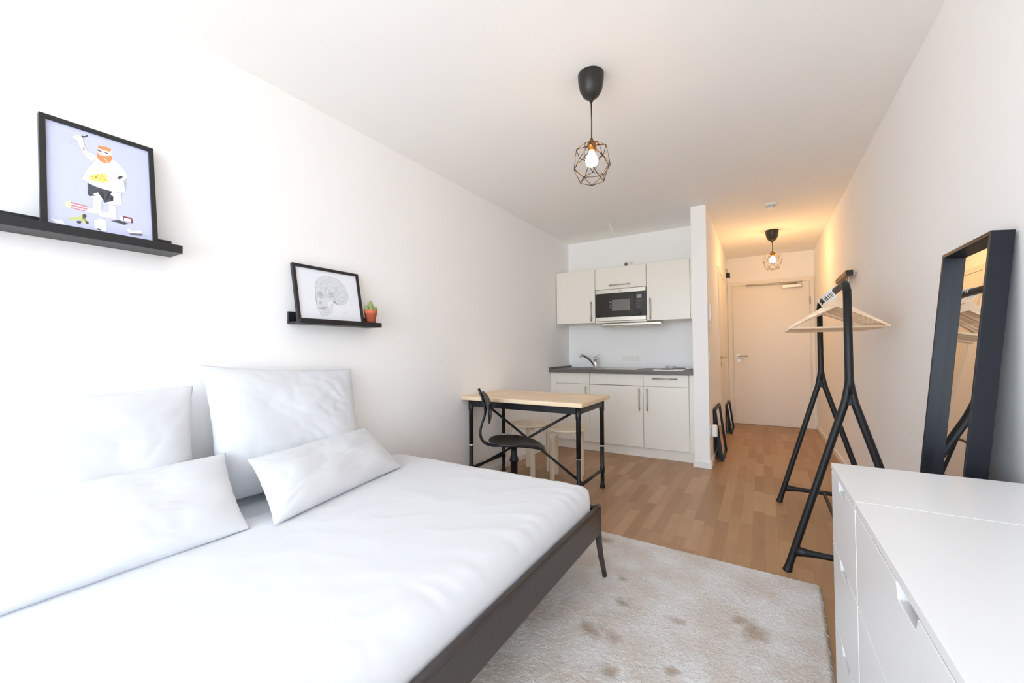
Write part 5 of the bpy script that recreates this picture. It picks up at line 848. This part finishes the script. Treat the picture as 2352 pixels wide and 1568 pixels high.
# ------------------------------------------------------------------ hallway fittings
sd = thing('smoke_detector', 'round white smoke detector on ceiling at the hallway entrance', 'smoke detector', (.100, 4.56, H))
MB().lathe([(0, 0), (.052, 0), (.054, -.012), (.050, -.024), (.0, -.024)]).build('base', 'plastic', sd)
MB().lathe([(.0, -.024), (.030, -.024), (.032, -.036), (.026, -.046), (0, -.048)]).build('cap', 'plastic', sd)
b = MB()
for k in range(12):
    a = 2*PI*k/12; b.box(.030*math.cos(a)-.004, .030*math.cos(a)+.004, .030*math.sin(a)-.004, .030*math.sin(a)+.004, -.036, -.0285)
b.build('vent_slots', 'black_plastic', sd)
ic = thing('intercom', 'white wall intercom panel on the partition at head height', 'intercom', (PX1, 4.385, 1.475))
MB().box(0, .022, -.040, .040, -.085, .085, .004).build('housing', 'plastic', ic)
MB().box(.022, .024, -.030, .030, .02, .07).build('speaker_field', 'carcass', ic)
MB().box(.022, .028, -.012, .012, -.06, -.03, .002).build('button', 'plastic', ic)
socket_plate('light_switch', 'white light switch directly below the intercom panel', 'switch', (PX1, 4.470, 1.318), 1, (1, 0, 0), (0, 1, 0), False, size=.082)
socket_plate('light_switch', 'white light switch at waist height on the partition edge', 'switch', (PX1, 4.345, 1.040), 1, (1, 0, 0), (0, 1, 0), False, size=.082)
pg = thing('plug_in_device', 'rounded white plug-in device in low socket by the leaning mirror', 'plug-in device', (PX1, 4.335, .345))
MB().box(0, .010, -.042, .042, -.055, .055, .003).build('socket_plate', 'plastic', pg)
MB().box(.012, .062, -.034, .034, -.058, .058, .016, 4).build('housing', 'plastic', pg)
cb = thing('door_chime', 'small black box with short cable near entrance door corner', 'door chime', (PX1, 6.86, 2.215))
MB().box(0, .050, -.035, .035, -.033, .033, .003).build('housing', 'black_plastic', cb)
MB().tube(smooth_path([(.01, 0, .033), (.012, -.01, .07), (.002, -.02, .10)], 4), .003).build('cable', 'black_plastic', cb)
# coat rail on the right wall
cr = thing('coat_rail', 'dark brown coat rail with small hooks on the right wall behind rack', 'coat rail', (XR, 4.35, 1.70))
MB().box(-.068, -.024, -.225, .30, -.006, .034, .002).build('rail', 'walnut', cr)
MB().box(-.069, -.023, -.232, -.224, -.007, .035, .002).build('end_cap', 'black_plastic', cr)
for y in (-.14, .22): MB().box(-.03, 0, y-.012, y+.012, .004, .020).build('bracket', 'steel', cr)
for k in range(5):
    y = -.19+k*.11
    MB().tube(smooth_path([(-.045, y, -.005), (-.045, y, -.045), (-.055, y, -.062), (-.070, y, -.055), (-.075, y, -.04)], 4), .0032).build('hook', 'steel', cr)

# ------------------------------------------------------------------ mirrors
def leaning_mirror(name, label, W, Ln, depth, bar, inset, loc, rotz, lean, group=None, m='blackblue'):
    """local X along the wall, local Y into the wall; front face at y=0; leans back by lean"""
    t = thing(name, label, 'mirror', loc, rotz, group)
    t.rotation_mode = 'XYZ'
    t.matrix_world = Matrix.Translation(loc) @ Matrix.Rotation(rotz, 4, 'Z') @ Matrix.Rotation(-lean, 4, 'X')
    b = MB().box(0, bar, 0, depth, 0, Ln, .001).box(W-bar, W, 0, depth, 0, Ln, .001).box(bar, W-bar, 0, depth, Ln-bar, Ln, .001).box(bar, W-bar, 0, depth, 0, bar, .001)
    b.box(bar, W-bar, inset+.004, depth-.001, bar, Ln-bar)
    b.build('frame', m, t)
    MB().box(bar, W-bar, inset, inset+.003, bar, Ln-bar).build('mirror_glass', 'mirror', t)
    return t
lean = math.atan(.0975)
leaning_mirror('floor_mirror', 'tall deep-framed blue-black mirror leaning on the right wall', .385, 1.473, .050, .013, .030, (.448, 2.165, .002), -PI/2, lean)
leaning_mirror('floor_mirror', 'low black framed mirror leaning on hallway partition, nearer one', .52, .52, .030, .016, .012, (-.340, 4.585, 0), PI/2, math.atan(.115), 'small mirrors leaning in the hallway')
leaning_mirror('floor_mirror', 'low black framed mirror leaning by the bathroom door, farther one', .52, .39, .030, .016, .012, (-.345, 6.12, 0), PI/2, math.atan(.13), 'small mirrors leaning in the hallway')

# ------------------------------------------------------------------ clothes rack
rk = thing('clothes_rack', 'black tubular clothes rack with forked end frames near right wall', 'clothes rack', (.355, 3.05, 0))
def end_frame(y, nm):
    b = MB()
    b.tube([(0, y, 1.40), (0, y, 1.1), (0, y, .95), (0, y, .90)], [.0165, .017, .018, .019], n=18)
    for s_ in (-1, 1):
        lx = lambda z: s_*(.264-.286*z)
        P = smooth_path([(0, y, .99), (s_*.003, y, .95), (s_*.010, y, .905), (lx(.86)*1.03, y, .86), (lx(.81), y, .81), (lx(.70), y, .70), (lx(.56), y, .56), (lx(.42), y, .42), (lx(.28), y, .28), (lx(.14), y, .14), (lx(.035), y, .035), (lx(0), y, .0)], 4)
        R = [.0165]*(len(P)-6)+[.0165, .017, .018, .0195, .0205, .021]
        b.tube(P, R, n=18)
    b.prism([(-.030, .835), (0, .850), (.030, .835), (.016, .915), (-.016, .915)], 'y', y-.012, y+.012, .004)
    # cross bar with flared ends
    P = [(-.226+.452*k/12, y, .108+.0*k) for k in range(13)]
    b.tube(P, [.026, .0195, .0155]+[.0145]*7+[.0155, .0195, .026], n=16)
    return b.build(nm, 'rack_black', rk)
end_frame(-.545, 'end_frame'); end_frame(.545, 'end_frame')
arc = lambda s_: [(0, s_*(.545-.075*(1-math.cos(t))), 1.37+.068*math.sin(t)) for t in [PI/2*k/8 for k in range(9)]]
MB().tube([(0, -.545, 1.36)]+arc(-1)+arc(1)[::-1]+[(0, .545, 1.36)], .0165, n=18).build('hanging_rail', 'rack_black', rk)
MB().tube([(0, -.545, .108), (0, .545, .108)], .011, n=12).build('floor_stretcher', 'rack_black', rk)
# hangers
hg = thing('clothes_hanger', 'pale wooden clothes hanger', 'clothes hanger', (.355, 2.85, 1.438), 0, 'wooden hangers on the black rack')
RT = .0165+.0030
pts = [(RT*math.cos(a), 0, RT*math.sin(a)) for a in [math.radians(-20+q*262/18) for q in range(19)]]
pts += [(-.005, 0, -.027), (-.001, 0, -.036), (0, 0, -.066)]
MB().tube(pts, .0025, n=8).build('hook', 'hook_white', hg)
up_, dn = [], []
for k in range(13):
    t_ = k/12; x = .222*t_
    zt = -.046-.150*t_**.96; th = .026*(1-t_)**2.5+.0195-.006*t_
    up_.append((x, zt)); dn.append((x, zt-th))
out = [(-x, z) for x, z in up_[::-1]]+up_[1:]+dn[::-1]+[(-x, z) for x, z in dn[1:]]
MB().prism(out, 'y', -.006, .006, .0).build('shoulder_bow', 'hanger_wood', hg)
MB().tube([(-.212, 0, -.203), (.212, 0, -.203)], .0058, n=10).build('trouser_bar', 'hanger_wood', hg)
rr = random.Random(11)
hy = [2.835, 2.862, 2.90, 2.955, 2.985, 3.04, 3.07, 3.13, 3.19, 3.225, 3.41, 3.45]
orders = ['frontmost', 'second', 'third', 'fourth', 'fifth', 'sixth', 'seventh', 'eighth', 'ninth', 'tenth', 'eleventh', 'rearmost']
for k, y in enumerate(hy):
    o = hg if k == 0 else copy_thing(hg)
    o.location = (.355+rr.uniform(-.001, .001), y, 1.438)
    o.rotation_euler = (0, rr.uniform(-.012, .012), rr.uniform(-.05, .05)+(.03 if k == 0 else 0))
    o['label'] = 'pale wooden clothes hanger, %s counted from the near end of rack' % orders[k]

# ------------------------------------------------------------------ chests of drawers
def chest(label, y0, y1):
    x0, x1, zt = .180, .643, .762
    t = thing('chest_of_drawers', label, 'chest of drawers', ((x0+x1)/2, (y0+y1)/2, 0), 0, 'white drawer units on the right')
    B = lambda: at(t)
    B().box(x0+.0, x1, y0, y1, zt-.018, zt, .0012).build('top', 'dresser', t)
    B().box(x0+.004, x1, y0, y0+.015, .05, zt-.018).box(x0+.004, x1, y1-.015, y1, .05, zt-.018).box(x1-.006, x1, y0+.015, y1-.015, .05, zt-.018).box(x0+.02, x1, y0+.015, y1-.015, .05, .065).box(x0+.03, x1-.02, y0+.01, y1-.01, 0, .05).build('body', 'dresser', t)
    ym = (y0+y1)/2; hw = .054
    for a, c_ in ((.524, .7405), (.2865, .5205), (.052, .283)):
        out = [(y0+.003, a), (y1-.003, a), (y1-.003, c_), (ym+hw, c_), (ym+hw-.010, c_-.024), (ym-hw+.010, c_-.024), (ym-hw, c_), (y0+.003, c_)]
        d = B().prism(out, 'x', x0, x0+.016, .0012).build('drawer', 'dresser', t)
        B().box(x0+.060, x0+.064, ym-.09, ym+.09, c_-.05, c_-.001).build('grip_recess', 'dresser', d)
    return t
chest('narrow white drawer unit at the far end, below the tall mirror', 1.2400, 1.619)
chest('wide white drawer unit nearest the camera at lower right corner', .4520, 1.2385)

# ------------------------------------------------------------------ ceiling lamps
def pendant(label, x, y, cord_z, ztop, rs, bulbm, twist, cr_):
    t = thing('pendant_lamp', label, 'pendant lamp', (x, y, H), 0, 'wire cage pendant lamps')
    MB().lathe([(0, 0), (cr_, 0), (cr_*1.0, -.012), (cr_*.98, -.040), (cr_*.86, -.078), (cr_*.62, -.108), (cr_*.30, -.124), (.010, -.130), (.007, -.142), (0, -.142)], n=40).build('canopy', 'canopy', t)
    MB().tube([(0, 0, -.14), (.0015, 0, (ztop-.14)/2), (0, 0, ztop+.004)], .0030, n=8).build('cord', 'black_plastic', t)
    MB().lathe([(0, .012), (.006, .012), (.009, 0), (.020, -.008), (.023, -.026), (.0235, -.030), (.020, -.034), (.0195, -.052), (0, -.052)], (0, 0, ztop-.004), n=28).build('socket', 'copper', t)
    zb = ztop-.100
    MB().lathe([(0, .050), (.013, .049), (.014, .034), (.024, .016), (.031, 0), (.031, -.010), (.024, -.025), (.012, -.033), (0, -.035)], (0, 0, zb), n=28).build('bulb', bulbm, t)
    n = 5
    rings = [(.040, -.024, 0), (.076*rs, -.048, .5), (.094*rs, -.122, 0.06), (.088*rs, -.150, .5), (.060*rs, -.205, .1)]
    P = [[(r*math.cos(2*PI*(k+o)/n+twist), r*math.sin(2*PI*(k+o)/n+twist), ztop+z) for k in range(n)] for r, z, o in rings]
    b = MB(); seg = lambda a, c_: b.tube([a, c_], .0017, n=6)
    for k in range(n):
        k1 = (k+1) % n; km = (k-1) % n
        seg(P[0][k], P[0][k1]); seg(P[4][k], P[4][k1])
        seg(P[0][k], P[1][k]); seg(P[0][k], P[1][km])
        seg(P[1][k], P[2][k]); seg(P[1][k], P[2][k1]); seg(P[2][k], P[3][k]); seg(P[2][k], P[3][km])
        seg(P[3][k], P[4][k]); seg(P[3][k], P[4][k1])
    for a in (0, 2, 4): b.tube([P[0][a % n], (0, 0, ztop-.026)], .0017, n=6)
    b.build('wire_cage', 'wire', t)
    return t
pendant('black pendant with copper wire cage over the middle of the room', -.703, 1.928, 0, -.330, 1.0, 'bulb', .55, .0635)
pendant('black pendant with copper wire cage in hallway before entrance door', .129, 5.62, 0, -.245, 1.02, 'bulb_hall', .2, .066)

# ------------------------------------------------------------------ picture ledges and what stands on them
def ledge(label, y0, y1, zb, lipz, backz):
    t = thing('picture_ledge', label, 'picture ledge', (XL, (y0+y1)/2, zb), 0, 'black picture ledges on the left wall')
    w_ = (y1-y0)/2
    MB().box(.012, .108, -w_, w_, 0, .012, .001).build('shelf_board', 'black_wood', t)
    MB().box(0, .012, -w_, w_, 0, backz-zb, .001).build('back_rail', 'black_wood', t)
    MB().box(.108, .120, -w_, w_, 0, lipz-zb, .001).build('front_lip', 'black_wood', t)
    return t
ledge('long black picture ledge high on left wall, cut off by photo edge', -.43, .718, 1.524, 1.556, 1.590)
ledge('short black picture ledge with skull drawing and cactus', 1.218, 1.741, 1.268, 1.296, 1.334)
def solid(name, rgb): return mat(name, rgb, .5, coat=.4, bump=(300, .02))
ART = {'tee': (232, 235, 240), 'skin': (240, 224, 222), 'ink': (74, 76, 88), 'white': (242, 242, 248), 'orange': (246, 150, 92), 'yellow': (238, 226, 120), 'red2': (222, 120, 92), 'olive': (140, 140, 70), 'pink': (212, 132, 148), 'cream': (226, 228, 196), 'lime': (206, 210, 140), 'red': (140, 62, 78), 'grey': (112, 114, 122), 'line': (168, 172, 190),
       'bone': (220, 224, 230), 'paper2': (232, 235, 243), 'socket': (196, 200, 206), 'pencil': (116, 120, 128)}
AM = {k: solid('print_'+k, v) for k, v in ART.items()}
def framed(name, label, W, Hh, bar, ob, lean, base, shapes, lines):
    t = thing(name, label, 'framed picture', ob)
    t.matrix_world = Matrix.Translation(ob) @ Matrix.Rotation(PI/2, 4, 'Z') @ Matrix.Rotation(-lean, 4, 'X')
    MB().box(0, bar, 0, .019, 0, Hh, .0008).box(W-bar, W, 0, .019, 0, Hh, .0008).box(bar, W-bar, 0, .019, Hh-bar, Hh, .0008).box(bar, W-bar, 0, .019, 0, bar, .0008).build('frame', 'black_wood', t)
    used = sorted(set([s_[0] for s_ in shapes]+[s_[0] for s_ in lines])); idx = {k: i+1 for i, k in enumerate(used)}
    b = MB(); yy = .0080
    b.box(bar-.001, W-bar+.001, yy, .016, bar-.001, Hh-bar+.001)
    d = 0
    for c_, P in shapes:
        d += 1; b.poly([(x, yy-.00004-.000015*d, max(z, bar)) for x, z in P], idx[c_])
    d += 2; z_ = yy-.00004-.000015*d
    for q, (c_, w_, P) in enumerate(lines):
        for (xa, za), (xb, zb) in zip(P, P[1:]):
            v = Vector((xb-xa, zb-za)); l = v.length
            if l < 1e-5: continue
            nn = Vector((-v.y, v.x))/l*w_*.5
            b.poly([(xa+nn.x, z_, za+nn.y), (xb+nn.x, z_, zb+nn.y), (xb-nn.x, z_, zb-nn.y), (xa-nn.x, z_, za-nn.y)], idx[c_])
    b.build('print', [M[base]]+[AM[k] for k in used], t)
    return t
framed('framed_poster', 'black framed lavender poster of bearded man in white tee shirt', .3085, .4166, .0155, (-2.0248, .338, 1.5365), math.radians(9.0), 'lavender', POSTER_SHAPES, POSTER_LINES)
framed('framed_drawing', 'black framed pencil drawing of a skull leaning on short ledge', .4100, .3175, .0160, (-2.0276, 1.2225, 1.2805), math.radians(11.35), 'paper', SKULL_SHAPES, SKULL_LINES)
pc = thing('potted_cactus', 'small green cactus in terracotta pot at right end of ledge', 'potted plant', (-2.045, 1.690, 1.2805))
MB().lathe([(0, 0), (.025, 0), (.035, .068), (.0385, .068), (.0405, .094), (.036, .094), (.034, .082), (0, .082)], n=40).build('pot', 'terracotta', pc)
MB().lathe([(0, .083), (.034, .083), (.030, .087), (0, .089)]).build('soil', 'soil', pc)
def stem(x, y, r, h_, m):
    b = MB(); n = 40; t = bmesh.new(); rings = []
    for k in range(15):
        f = k/14; rad = r*(.72+.28*math.sin(PI*min(1, f*1.15)))*math.sqrt(max(0, 1-max(0, (f-.6)/.4)**2.2)); rad = max(rad, .0006)
        rings.append([t.verts.new((x+rad*(1+.10*math.cos(10*a)*(.7+.3*math.cos(f*40)))*math.cos(a), y+rad*(1+.10*math.cos(10*a))*math.sin(a), .082+h_*f)) for a in [2*PI*j/n for j in range(n)]])
    for A, B in zip(rings, rings[1:]):
        for j in range(n): fc_ = t.faces.new((A[j], A[(j+1) % n], B[(j+1) % n], B[j])); fc_.smooth = True
    t.faces.new(rings[-1]); b._merge(t)
    rs = random.Random(int(h_*1e4))
    for k in range(50):
        a = rs.uniform(0, 2*PI); z = .085+h_*rs.uniform(.05, .95); e_ = r*.95
        p = Vector((x+e_*math.cos(a), y+e_*math.sin(a), z)); q = p+Vector((math.cos(a)*.004, math.sin(a)*.004, rs.uniform(0, .003)))
        b.tube([p, q], [.0004, .0001], n=4)
    return b.build('cactus_stem', m, pc)
stem(.002, -.004, .0150, .070, 'cactus'); stem(-.004, -.026, .0150, .038, 'cactus'); stem(.006, .022, .0170, .036, 'cactus_light'); stem(.020, -.012, .012, .026, 'cactus_light'); stem(-.018, .010, .013, .026, 'cactus')
